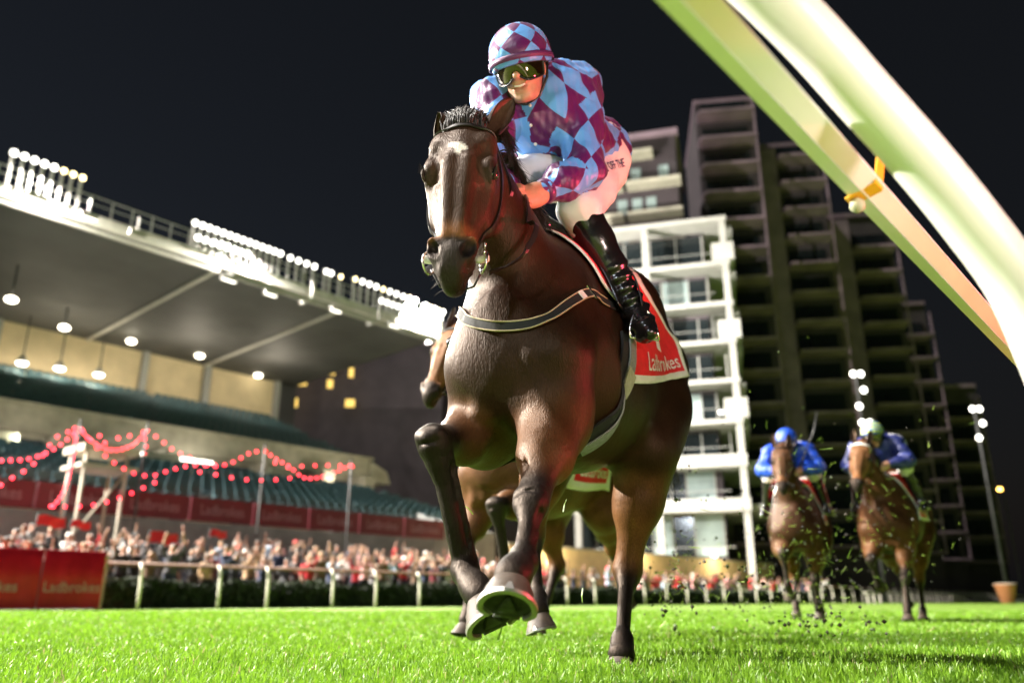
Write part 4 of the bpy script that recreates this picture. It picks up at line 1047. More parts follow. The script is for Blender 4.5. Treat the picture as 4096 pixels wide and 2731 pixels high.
def build_ground():
    g = mesh_np('ground', [(-700, -30, 0), (700, -30, 0), (700, 1200, 0), (-700, 1200, 0)], [[0, 1, 2, 3]], turf_material('turf'), smooth=False); tag(g, kind='structure')
    q = [tp(-80, 22.05, .004), tp(700, 22.05, .004), tp(700, 700, .004), tp(-80, 700, .004)]
    tag(mesh_np('apron_pavement', q, [[0, 1, 2, 3]], M_asphalt, smooth=False), kind='structure')
    m = MB()                                   # the terrace the crowd stands on, in four low steps
    for k, n0 in enumerate((24.6, 26.2, 27.8, 29.4)): m.box((-12, n0, .004 + .02*k), (33, n0 + (1.6 if k < 3 else 3.4), .24*(k+1)))
    t = m.build('terrace_steps', M_step); t.rotation_euler = (0, 0, TRZ); tag(t, kind='structure')
def build_grass():
    rg = np.random.default_rng(5)
    V = []; Fq = []; Cc = []
    bands = [(1.55, 2.3, 9000, .055, .0024), (2.3, 3.2, 7000, .052, .0026), (3.2, 4.6, 3600, .050, .0034), (4.6, 7.0, 1500, .048, .0050), (7.0, 11.0, 550, .046, .0085), (11., 18., 170, .044, .015)]
    for y0, y1, dens, hgt, wid in bands:
        A = (y0 + y1)*.5*1.76*(y1 - y0); n = int(A * dens)
        y = rg.uniform(y0, y1, n); x = (rg.uniform(-1, 1, n)) * y * .88
        cl = .6 + .4*np.sin(x*3.1 + np.sin(y*2.3)*2)*np.sin(y*2.7 + 1) + .35*np.sin(x*11 + y*7)*np.sin(y*13 - x*5)
        h = hgt * .86 * rg.uniform(.55, 1.2, n) * (.85 + .22*cl); w = wid * rg.uniform(.7, 1.4, n)
        az = rg.uniform(0, 2*np.pi, n); lean = rg.uniform(.05, .75, n)**1.3; tw = rg.uniform(0, 2*np.pi, n)
        dx, dy = np.cos(az)*lean, np.sin(az)*lean; sx, sy = np.cos(tw), np.sin(tw)
        P = []
        for t, ww in ((0, 1), (.45, .95), (.8, .62), (1.0, .06)):
            cx = x + dx*h*t*t; cy = y + dy*h*t*t; cz = h*t*(1 - .25*lean*t)
            P.append(np.stack([cx - sx*w*ww, cy - sy*w*ww, cz], 1)); P.append(np.stack([cx + sx*w*ww, cy + sy*w*ww, cz], 1))
        P = np.stack(P, 1).reshape(-1, 3); base = sum(len(v) for v in V)
        i = base + np.arange(n)*8
        for k in (0, 2, 4): Fq.append(np.stack([i+k, i+k+1, i+k+3, i+k+2], 1))
        V.append(P)
        tone = np.clip(rg.normal(.55, .25, n) + .18*(cl - .6), 0, 1)[:, None]; dry = (rg.random(n) < .035)[:, None]
        c = (1 - tone)*np.array((.080, .190, .010)) + tone*np.array((.235, .425, .030)); c = np.where(dry, np.array((.34, .30, .14)), c)
        Cc.append(np.repeat(c, 8, 0))
    V = np.concatenate(V); o = mesh_np('grass', V, np.concatenate(Fq), M_blade, smooth=True); vcol(o, np.concatenate(Cc))
    tag(o, 'short bright green turf blades covering the near track', 'grass', kind='stuff')
    return o

# ------------------------------------------------------------------ rails and hoardings
def build_rails():
    t = empty('running_rail', tp(0, 0), TRZ, 'long outside running rail with pale curved posts in front of the crowd', 'rail')
    t.location = (0, 0, 0)
    ss = [10.1, 12.35, 13.9, 16.25, 18.0, 19.95, 22.3]
    while ss[-1] < 118: ss.append(ss[-1] + 2.05)
    mp = MB(); mp.tube([(0, 0, 0), (0, 0, .55), (0, .015, .85), (0, .05, 1.02), (0, .11, 1.12), (0, .19, 1.14)], [.045, .045, .045, .043, .040, .036], 10)
    first = None
    for s in ss:
        if first is None: o = mp.build('post', M_rail, t, True); first = o
        else: o = first.copy(); C.objects.link(o)
        o.location = (s, 21.62, 0)
    m = MB(); m.tube([(9.2, 21.84, 1.13), (122, 21.84, 1.13)], .055, 10); m.build('top_rail', M_railtop, t, True)
    e = MB(); e.box((9.02, 21.50, 0), (9.14, 21.62, 1.25)); e.box((9.0, 21.48, 1.25), (9.16, 21.64, 1.29)); e.build('end_post', M_pole, t)
    # hoarding boards
    for i, (s0, s1, lab, off) in enumerate(((5.6, 7.52, 'red advertising board at the frame edge, faint pale lettering', .42), (7.56, 8.96, 'red advertising board beside the first pale rail post', .5))):
        b = empty('advertising_board', (0, 0, 0), TRZ, lab, 'hoarding', 'red boards along the rail')
        b.location = tp(s0, 21.25)
        L = s1 - s0; m = MB(); nseg = 14; V = []; F = []
        for k in range(nseg + 1):
            x = L*k/nseg; wv = .018*math.sin(k*1.9 + i) + .012*math.sin(k*.8)
            V += [(x, wv, .04), (x, wv*.8, .7), (x, wv*.5, 1.38)]
        for k in range(nseg):
            for j_ in (0, 1): a = k*3 + j_; F.append([a, a+3, a+4, a+1])
        n0 = len(V); V2 = V + [(x, y+.03, z) for x, y, z in V]; F2 = F + [[n0+q for q in f[::-1]] for f in F]
        for k in range(nseg): F2.append([k*3+2, (k+1)*3+2, n0+(k+1)*3+2, n0+k*3+2])
        pn = mesh_np('panel', V2, F2, M_hoard, b, True)
        tv, tf = text_mesh('Ladbrokes', .34, .004); mesh_np('lettering', [(L*off + x*.92, -.034, .52 + y) for x, y in tv], tf, M_boardword, pn, False)
        for x in (.04, L - .04): m = MB(); m.box((x-.025, .03, 0), (x+.025, .08, 1.40)); m.build('stake', M_dark, b)
    # hedge behind the rail
    hr = np.random.default_rng(8); h = empty('hedge', tp(9.3, 22.5), TRZ, 'dark clipped hedge behind the running rail posts', 'hedge')
    n = 26000; x = hr.uniform(0, 1, n)**1.3*48; zz = hr.uniform(.05, .86, n); yy = hr.uniform(-.28, .28, n); yy = np.where(hr.random(n) < .6, -.22 - .08*hr.random(n) + .08*np.sin(x*2.1)*np.sin(zz*5 + x), yy)
    zz = zz*(.9 + .14*np.sin(x*1.7)*np.sin(x*.61)); sz = hr.uniform(.03, .075, n)*(1 + x*.02); a = hr.normal(0, 1, (n, 3)); b = hr.normal(0, 1, (n, 3)); a /= np.linalg.norm(a, axis=1)[:, None]; b = np.cross(a, b); b /= np.linalg.norm(b, axis=1)[:, None]
    c = np.stack([x, yy, zz], 1); P = np.stack([c - a*sz[:, None], c + b*sz[:, None]*.5, c + a*sz[:, None], c - b*sz[:, None]*.5], 1).reshape(-1, 3)
    fo = mesh_np('foliage', P, np.arange(4*n).reshape(-1, 4), mat('hedge leaf', (.018, .032, .010), .6, noise=.5, nscale=3), h, False)
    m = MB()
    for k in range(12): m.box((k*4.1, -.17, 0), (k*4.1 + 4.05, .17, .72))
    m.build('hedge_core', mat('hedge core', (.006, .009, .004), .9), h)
    # white picket fence of the far turn
    pf = empty('picket_rail', (0, 0, 0), TRZ, 'far white inside rail running along the back of the course', 'rail')
    m = MB(); m.box((-.03, -.03, 0), (.03, .03, .85)); f0 = None
    for k in range(46):
        o = m.build('post', M_rail, pf) if f0 is None else f0.copy()
        if f0 is None: f0 = o
        else: C.objects.link(o)
        o.location = (62 + k*1.35, 20.2, 0)
    m = MB(); m.box((61.5, 20.16, .70), (124, 20.24, .80)); m.build('top_rail', M_rail, pf)

# ------------------------------------------------------------------ the grandstand
def build_stand():
    g = empty('grandstand', (0, 0, 0), TRZ, 'large grandstand with a deep flat cantilever roof and teal seating tiers', 'grandstand')
    S0, S1 = -40.0, 39.8
    m = MB()                                     # roof: a deep plate, its soffit falling slightly to the back
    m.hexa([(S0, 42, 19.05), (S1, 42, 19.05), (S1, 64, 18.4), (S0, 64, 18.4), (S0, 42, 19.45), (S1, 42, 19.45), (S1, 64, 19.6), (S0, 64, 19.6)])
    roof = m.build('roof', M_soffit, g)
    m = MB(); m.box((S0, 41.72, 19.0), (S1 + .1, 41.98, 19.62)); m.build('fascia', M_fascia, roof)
    m = MB(); m.box((S0, 41.55, 18.55), (21.6, 41.70, 18.72)); m.build('gutter', M_fascia, roof)
    m = MB(); m.box((21.9, 40.6, 18.1), (S1, 40.85, 18.42)); bm_ = m.build('light_beam', M_white_w, roof)
    for s in (22.0, 27.5, 33.0, 38.6): m = MB(); m.box((s-.12, 40.7, 18.3), (s+.12, 42.0, 18.55)); m.box((s-.08, 40.65, 18.42), (s+.08, 40.8, 19.6)); m.build('beam_bracket', M_white_w, roof)
    for s, n0, n1 in ((21.8, 42.1, 63), (5.0, 42.1, 63), (31.0, 42.1, 63)):
        m = MB(); z0 = 19.05 - .0295*(n0-42); z1 = 19.05 - .0295*(n1-42); m.hexa([(s-.12, n0, z0-.12), (s+.12, n0, z0-.12), (s+.12, n1, z1-.12), (s-.12, n1, z1-.12), (s-.12, n0, z0+.02), (s+.12, n0, z0+.02), (s+.12, n1, z1+.02), (s-.12, n1, z1+.02)]); m.build('soffit_joint', M_fascia, roof)
    # catwalk with railing
    rl = MB(); rl.tube([(S0, 41.8, 20.65), (S1, 41.8, 20.65)], .035, 6); rl.tube([(S0, 41.8, 20.2), (S1, 41.8, 20.2)], .025, 6); rail_ = rl.build('catwalk_rail', M_pole, roof)
    first = None
    for k in range(44):
        m = MB(); m.box((-.035, -.035, 0), (.035, .035, 1.05)); o = m.build('baluster', M_pole, rail_) if first is None else first.copy()
        if first is None: first = o
        else: C.objects.link(o)
        o.location = (S1 - .4 - k*1.1, 41.8, 19.62)
    # back wall of the upper deck in panels
    for a, b in ((-40, 6), (6.2, 15.8), (16.0, 26.0), (26.2, 31.0), (31.5, 37.6)):
        m = MB(); m.box((a, 60.4, 12.5), (b, 60.9, 18.5)); m.build('back_wall_panel', M_cream, g)
    for s in (6.1, 15.9, 26.1, 31.25, 37.8): m = MB(); m.box((s-.22, 59.9, 9), (s+.22, 60.38, 18.5)); m.build('rear_column', M_pole, g)
    m = MB(); m.box((37.9, 60.2, 4), (39.8, 60.8, 18.4)); m.build('end_frame', M_dark, g)
    # tiers, every row of steps a real step; seats a part
    def tier(name, n0, z0, n1, z1, rows, a, b, slant=0):
        m = MB(); dn = (n1-n0)/rows; dz = (z1-z0)/rows
        for k in range(rows): m.box((a, n0+k*dn, z0+(k-1)*dz - .35), (b - slant*k, n0+(k+1)*dn + (.3 if k < rows-1 else 0), z0+k*dz))
        d = m.build(name, M_step, g)
        for k in range(rows):
            m = MB(); ns = int((b - slant*k - a)/.56)
            for q in range(ns):
                s = a + .15 + q*.56
                if (q*7 + k*3) % 23 == 0: continue
                m.box((s, n0+k*dn+.30, z0+k*dz+.18), (s+.46, n0+k*dn+.36, z0+k*dz+.66)); m.box((s, n0+k*dn+.05, z0+k*dz+.30), (s+.46, n0+k*dn+.30, z0+k*dz+.36))
            o = m.build('seat_row', M_teal, d); tag(o, kind='stuff')
    tier('upper_tier', 48.4, 9.9, 60, 15.0, 12, -8, 38.4, .12)
    tier('lower_tier', 33.4, 4.3, 42, 6.9, 8, -8, 35.6, .25)
    m = MB(); m.box((-40, 47.9, 8.9), (38.6, 48.3, 10.35)); m.box((-40, 47.7, 10.35), (38.9, 48.4, 10.5)); m.build('upper_parapet', M_conc, g)
    m = MB(); m.hexa([(-40, 48.3, 8.6), (38.6, 48.3, 8.6), (38.6, 60, 11.5), (-40, 60, 11.5), (-40, 48.3, 9.1), (38.6, 48.3, 9.1), (38.6, 60, 12.0), (-40, 60, 12.0)]); m.build('upper_soffit', M_conc, g)
    m = MB(); m.hexa([(38.62, 47.7, 8.7), (40.6, 47.7, 8.7), (40.6, 50, 8.7), (38.62, 50, 8.7), (38.62, 47.7, 10.2), (40.2, 47.7, 9.6), (40.2, 50, 9.6), (38.62, 50, 10.2)]); m.build('deck_nose', M_conc, g)
    for s in (-4, 3, 10, 16.5, 22.5, 29.2, 33.8, 37.4):
        m = MB(); m.hexa([(s-.38, 46.6, 4), (s+.38, 46.6, 4), (s+.38, 47.6, 4), (s-.38, 47.6, 4), (s-.45, 46.2, 8.8), (s+.45, 46.2, 8.8), (s+.45, 48.2, 8.8), (s-.45, 48.2, 8.8)]); m.build('column', M_conc, g)
    m = MB(); m.box((-40, 52, 0), (38.2, 52.4, 8.7)); m.build('concourse_wall', M_cream, g)
    for s0, s1, z0, z1 in ((12.5, 15, 4.8, 7.4), (18, 21.2, 4.8, 7.6), (23.6, 26.6, 5, 7.2), (30, 32.6, 5, 7.2)):
        m = MB(); m.box((s0, 51.8, z0), (s1, 51.98, z1)); m.build('concourse_opening', M_dark, g)
    m = MB(); m.box((-40, 32.9, 0), (31.2, 33.35, 3.40)); m.build('lower_wall', M_step, g)
    m = MB(); m.hexa([(31.25, 32.9, 0), (36.4, 32.9, 0), (36.4, 42.5, 0), (31.25, 42.5, 0), (31.25, 32.9, 4.5), (36.3, 32.9, 4.0), (36.3, 42.5, 6.9), (31.25, 42.5, 7.2)]); m.build('end_wall', M_step, g)
    # maroon banners along the lower tier
    for k in range(9):
        s0 = 5.0 + k*3.0; m = MB(); m.box((s0, 32.72, 3.42), (s0 + 2.9, 32.86, 4.40)); b = m.build('banner', M_maroon, g)
        tv, tf = text_mesh('Ladbrokes', .62, .006); mesh_np('lettering', [(s0 + 1.45 + x*.8, 32.70, 3.9 + y) for x, y in tv], tf, M_bannerword, b, False)
    for s in (12.0, 20.6, 28.6): m = MB(); m.box((s, 45.3, 6.9), (s+1.9, 45.9, 8.3)); m.build('kiosk_panel', mat('pale kiosk', (.45, .47, .36), .7), g)
    # strip lights under the upper deck
    for s in (19.6, 22.9): m = MB(); m.box((s, 47.0, 8.35), (s+2.6, 47.25, 8.5)); m.build('strip_light', E_tube, g)
    # white scaffold frame
    sc = empty('scaffold_tower', tp(11.9, 31.2), TRZ, 'white scaffold camera frame standing in front of the lower tier', 'scaffold')
    for x in (0, 1.5):
        for y in (0, 1.4): m = MB(); m.tube([(x, y, 0), (x, y, 5.7)], .07, 8); m.build('upright', M_conc, sc, True)
    m = MB(); m.box((-.2, -.2, 4.9), (1.9, 1.7, 5.05)); m.build('platform', M_conc, sc); m = MB(); m.box((-.2, -.2, 5.5), (1.9, 1.7, 5.75)); m.build('canopy', M_conc, sc)
    m = MB(); m.tube([(0, 0, 2.5), (1.5, 0, 4.8)], .04, 6); m.build('brace', M_conc, sc, True)

def flood(name, pos, glow, label, group, r=.30, parent_dir=(0, -1, -.35), post=1.4):
    e = empty(name, pos, TRZ, label, 'floodlight', group)
    d = np.array(parent_dir, float); d /= np.linalg.norm(d); A = frame(d, (0, 0, 1))
    m = MB(); m.tube([(0, 0, 0) - d*.34, -d*.20, -d*.04, d*.06], [r*.35, r*.75, r*1.02, r*1.06], 14); m.build('housing', M_pole, e, True)
    V = [tuple(d*(.05 + .05*math.cos(math.pi/2*q)) + (A[1]*math.cos(t) + A[2]*math.sin(t))*r*q) for q in (.999, .6, .2) for t in np.linspace(0, 2*math.pi, 17)[:-1]]
    F = [[k*16+i, k*16+(i+1) % 16, (k+1)*16+(i+1) % 16, (k+1)*16+i] for k in (0, 1) for i in range(16)] + [[32+i for i in range(16)]]
    mesh_np('lens', V, F, glow, e, True)
    m = MB(); m.box((-.06, .05, -post), (.06, .17, -.05)); m.build('bracket', M_white_w, e)
    return e
def rack_light(loc, target, energy, col=(1, .95, .84), size=(.5, .5), spot=None):
    d = bpy.data.lights.new('floodlight_beam', 'AREA'); d.shape = 'RECTANGLE'; d.size, d.size_y = size; d.energy = energy; d.color = col
    o = bpy.data.objects.new('floodlight_beam', d); C.objects.link(o); o.location = loc
    o.rotation_euler = (Vector(target) - Vector(loc)).to_track_quat('-Z', 'Y').to_euler(); return o
def build_floods():
    G = 'floodlights along the stand roof edge'
    L = []
    for i in range(8): L.append((10.15 + i*.465, 21.35, E_flood if i < 5 else E_floodw, 'short row of eight over the first pendant lamps'))
    for i in range(14): L.append((19.75 + i*.44, 21.1, E_flood, 'upper row of the mid-roof bank'))
    for i in range(8): L.append((20.0 + i*.46, 20.25, E_flood, 'lower row of the mid-roof bank'))
    for i in range(4): L.append((26.2 + i*.62, 21.05, E_flood, 'bank of four after the mid-roof bank'))
    for s in (29.0, 29.4): L.append((s, 21.0, E_flood, 'pair standing between two longer banks'))
    L.append((30.2, 21.0, E_floodw, 'single dimmer lamp between two banks'))
    for i in range(10): L.append((31.4 + i*.62, 21.2, E_flood if i % 4 else E_floodw, 'upper row towards the roof corner'))
    for i in range(12): L.append((33.8 + i*.5, 20.3, E_flood, 'lower row towards the roof corner'))
    for i in range(5): L.append((38.0 + i*.45, 21.1, E_floodw if i % 2 else E_flood, 'cluster on the very corner of the roof'))
    cnt = {}
    for s, z, gl, where in L:
        cnt[where] = cnt.get(where, 0) + 1
        flood('floodlight', tp(s, 41.6, z), gl, '%s lit floodlight in the %s' % (ORD[cnt[where]-1], where) if 'single' not in where else 'single dimmer warm floodlight between two banks on the roof edge', G,   .19 if gl is E_flood else .16, post=z - 19.62)
    # hanging fittings below the roof edge
    for i, (px, py) in enumerate(((145, 790), (355, 865), (550, 935), (915, 1115), (1080, 1172), (1340, 1237), (1575, 1298))):
        q = atn(px, py, 40.5); e = empty('beam_lamp', tp(q[0], 40.5, q[2]), TRZ, '%s white box lamp below the roof edge, counting from the frame edge' % ORD[i], 'lamp', 'box lamps below the roof edge')
        m = MB(); m.box((-.42, -.16, -.14), (.42, .16, .14)); b = m.build('housing', M_white_w, e)
        m = MB(); m.box((-.38, -.175, -.16), (.38, -.0, -.141)); m.build('diffuser', E_tube if i != 2 else M_fascia, e)
        m = MB(); m.tube([(0, .1, .14), (0, .1, 1.0)], .04, 6); m.build('hanger', M_white_w, e, True)
    # soffit downlights and pendants
    for i, (px, py, n) in enumerate(((45, 1198, 50), (257, 1310, 55), (525, 1365, 57), (800, 1412, 58), (1037, 1460, 59.5))):
        q = atn(px, py, n); zs = 19.05 - .0295*(n-42)
        e = empty('downlight', tp(q[0], n, min(q[2], zs - .1)), TRZ, '%s round lamp under the stand roof, counting from the frame edge' % ORD[i], 'lamp', 'lamps under the stand roof')
        m = MB(); m.tube([(0, 0, .05), (0, 0, max(.2, zs - q[2]))], .06, 8); m.build('stem', M_dark, e, True)
        m = MB(); m.ball((0, 0, 0), .34, 14, 8, (1, 1, .55)); m.build('globe', E_down, e, True)
    for i, (px, py, n) in enumerate(((88, 1450, 58), (238, 1472, 58), (395, 1497, 58))):
        q = atn(px, py, n); e = empty('pendant_lamp', tp(*q), TRZ, '%s bright pendant lamp above the upper seats, counting from the frame edge' % ORD[i], 'lamp', 'pendants above the upper tier')
        m = MB(); m.tube([(0, 0, .3), (0, 0, 18.5 - q[2])], .05, 6); m.build('rod', M_dark, e, True)
        m = MB(); m.tube([(0, 0, .5), (0, 0, .2), (0, 0, 0)], [.12, .3, .42], 14); m.build('shade', M_pole, e, True)
        m = MB(); m.ball((0, 0, -.02), .36, 14, 8, (1, 1, .5)); m.build('globe', E_flood, e, True)
        l = bpy.data.lights.new('pendant_light', 'POINT'); l.energy = 110; l.color = (1, .88, .66); l.shadow_soft_size = .4
        lo = bpy.data.objects.new('pendant_light', l); C.objects.link(lo); lo.location = tp(q[0], n - .6, q[2] - .6)
    for s in (27, 34):
        l = bpy.data.lights.new('deck_light', 'POINT'); l.energy = 200; l.color = (1, .88, .70); l.shadow_soft_size = .4
        lo = bpy.data.objects.new('deck_light', l); C.objects.link(lo); lo.location = tp(s, 54.5, 16.4)
    for s in (14, 24, 34):
        l = bpy.data.lights.new('concourse_light', 'POINT'); l.energy = 90; l.color = (1, .9, .7); l.shadow_soft_size = .3
        lo = bpy.data.objects.new('concourse_light', l); C.objects.link(lo); lo.location = tp(s, 45.2, 8.0)
    # the beams of the banks on the roof edge, in view and further along the roof
    hero = (0.0, 2.6, 1.0)
    rack_light(tp(-16, 41.3, 21.4), hero, 46000, (1, .93, .82))  # assumed bank out of view along the roof, main side light on the horse
    # unseen mast added behind the camera as a cool white front fill
    mp = (-13.0, -24.0); e = empty('fill_mast', (mp[0], mp[1], 0), 0, 'unseen floodlight mast added behind the camera for cool front fill', 'floodlight mast', 'added fill masts')
    m = MB(); m.tube([(0, 0, 0), (0, 0, 15)], [.25, .14], 10); m.build('mast', M_pole, e, True); m = MB(); m.box((-1.6, -.2, 14.2), (1.6, -.02, 16.2)); m.build('lamp_bank', M_dark, e)
    rack_light((mp[0], mp[1] + .15, 15.2), (0.3, 3.0, 1.2), 2500, (.84, .92, 1.0), (3.0, 1.8))
    rack_light(tp(11.8, 41.3, 21.2), tp(8, 5, 0), 5000)
    rack_light(tp(23, 41.3, 21.0), tp(20, 8, 0), 7000)
    rack_light(tp(36, 41.3, 21.0), tp(72, 14, 0), 13000)
def build_festoons():
    paths = [([(-70, 1835), (40, 1832), (110, 1828), (215, 1788), (320, 1707)], 13, 'sagging from the frame edge up to the taller pole'),
        ([(-40, 1960), (55, 1900), (110, 1868), (165, 1820), (235, 1735), (320, 1707)], 10, 'rising steeply to the taller pole above the board'),
        ([(320, 1707), (360, 1750), (450, 1792), (520, 1778), (590, 1716)], 16, 'hanging between the two tallest poles'),
        ([(300, 1705), (302, 1780), (285, 1850), (268, 1925), (240, 1985), (215, 2015)], 17, 'running straight down from the taller pole to the crowd'),
        ([(330, 1712), (412, 1806), (470, 1850), (530, 1882), (600, 1895), (690, 1870), (760, 1855), (860, 1852)], 15, 'sagging low in front of the kiosk'),
        ([(590, 1716), (650, 1756), (680, 1782), (760, 1822), (850, 1858), (930, 1842), (1015, 1800), (1060, 1797)], 15, 'from the second pole to the third pole'),
        ([(575, 1720), (585, 1780), (578, 1806)], 4, 'short dropper beside the second pole'),
        ([(1060, 1797), (1100, 1825), (1160, 1860), (1215, 1903), (1280, 1902), (1340, 1882), (1400, 1855)], 16, 'at the end nearest the dark gap, by the last pole'),
        ([(800, 1880), (860, 1890), (975, 1910), (1085, 1913), (1160, 1905)], 7, 'low straight run below the strip lights'),
        ([(1060, 1797), (1110, 1850), (1150, 1862), (1220, 1857), (1330, 1854), (1410, 1858)], 8, 'upper run to the last pole'),
        ([(205, 2016), (275, 2017), (375, 2011), (470, 1986), (570, 1945), (620, 1922)], 9, 'lowest run just above the raised hands'),
        ([(400, 1735), (405, 1760), (470, 1745), (520, 1735)], 4, 'short stray run above the scaffold')]
    for pts, n, where in paths:
        P = [tp(*atn(px, py, 31.0)) for px, py in pts]; Q = smooth_path(P, max(24, n*2)); o = Q[0].copy()
        e = empty('string_light', o, 0, 'string of glowing red bulbs ' + where, 'string lights', 'red festoon lights before the stand')
        m = MB(); m.tube([q - o for q in Q], .010, 4); m.build('wire', M_dark, e)
        b0 = None
        for q in smooth_path(P, n):
            if b0 is None: m = MB(); m.ball((0, 0, 0), .050, 8, 6); b = b0 = m.build('bulb', E_red, e, True)
            else: b = b0.copy(); C.objects.link(b)
            b.location = q - o + np.array((0, 0, -.07))
    for i, (px, py) in enumerate(((320, 1700), (590, 1708), (1060, 1790), (1405, 1850))):
        q = atn(px, py, 31.0); e = empty('festoon_pole', tp(q[0], 31.0, 0), 0, '%s slim dark pole with red bulb strings, counting from the frame edge' % ORD[i], 'pole', 'festoon poles')
        m = MB(); m.tube([(0, 0, 0), (0, 0, q[2] + .1)], .045, 8); m.build('shaft', M_dark, e, True); m = MB(); m.tube([(0, 0, q[2]+.1), (0, 0, q[2]+.22)], [.07, .02], 8); m.build('finial', M_dark, e, True)

# ------------------------------------------------------------------ the crowd
def person_mesh(kind):
    F_ = Field((-.75, -.55, -.02), (.75, .75, 2.35), .028); r = random.Random(kind)
    for q in (-1, 1):
        F_.cone((q*.095, 0, .92), .105, (q*.10, .02, .50), .070, .04); F_.cone((q*.10, .02, .50), .066, (q*.10, -.02, .07), .045, .03); F_.cone((q*.10, -.03, .05), .045, (q*.11, .12*-1, .035), .038, .03)
    F_.cone((0, 0, .95), .145, (0, 0, 1.15), .130, .05, side=(1, 0, 0), q=1.15); F_.cone((0, 0, 1.15), .13, (0, 0, 1.36), .14, .05, side=(1, 0, 0), q=1.3)
    F_.cone((0, 0, 1.42), .055, (0, -.01, 1.54), .05, .03); F_.ell((0, -.015, 1.62), (.078, .098, .115), .02)
    F_.ell((0, -.11, 1.60), (.016, .02, .022), .015); F_.ell((0, .012, 1.665), (.09, .103, .095), .02)
    arms = {0: ('up', 'up'), 1: ('phone', 'phone'), 2: ('down', 'up'), 3: ('down', 'down'), 4: ('phone', 'down'), 5: ('fold', 'fold'), 6: ('up', 'phone'), 7: ('clap', 'clap')}[kind]
    hands = []
    for q, a in zip((-1, 1), arms):
        sh = np.array((q*.19, 0, 1.40))
        el, ha = {'up': ((q*.30, -.08, 1.62), (q*.24, -.16, 1.92)), 'phone': ((q*.24, -.22, 1.32), (q*.08, -.36, 1.60)), 'down': ((q*.26, .02, 1.12), (q*.25, -.08, .90)), 'fold': ((q*.25, -.10, 1.14), (-q*.02, -.24, 1.16)), 'clap': ((q*.26, -.16, 1.20), (q*.04, -.34, 1.36))}[a]
        F_.cone(sh, .068, el, .048, .03); F_.cone(el, .047, ha, .034, .02); ha = np.array(ha); d = (ha - el) / np.linalg.norm(ha - np.array(el)); F_.cone(ha, .034, ha + d*.09, .036, .015, side=(1, 0, 0), q=1.2)
        for k in (-1, 0, 1): F_.cone(ha + d*.08 + np.array((k*.02, 0, 0)), .017, ha + d*.15 + np.array((k*.028, 0, 0)), .013, .01)
        F_.cone(ha + d*.03, .018, ha + d*.07 + np.array((-q*.055, -.01, 0)), .014, .01)
        hands.append((np.array(el), ha, d))
    V, F = F_.mesh(); c = V[F].mean(1); fm = np.ones(len(F), int)                 # 0 skin 1 top 2 trousers 3 hair
    fm[c[:, 2] < .93] = 2; fm[c[:, 2] < .07] = 3
    fm[(c[:, 2] > 1.46) & (np.hypot(c[:, 0], c[:, 1]) < .13)] = 0
    fm[(np.hypot(c[:, 0], c[:, 1] - .0) < .14) & (c[:, 2] > 1.49) & ((c[:, 2] > 1.68) | (c[:, 1] > .035)) & (c[:, 2] < 1.80)] = 3
    for el, ha, d in hands:
        t = ((c - ha) @ d); dd = np.linalg.norm(c - ha - t[:, None]*d, axis=1); fm[(dd < .09) & (t > (-.20 if kind % 2 == 0 else -.03))] = 0
    me_o = mesh_np('person', V, F, None, None, True, mats=[M_skin]*4, fmat=fm); me = me_o.data; bpy.data.objects.remove(me_o); return me
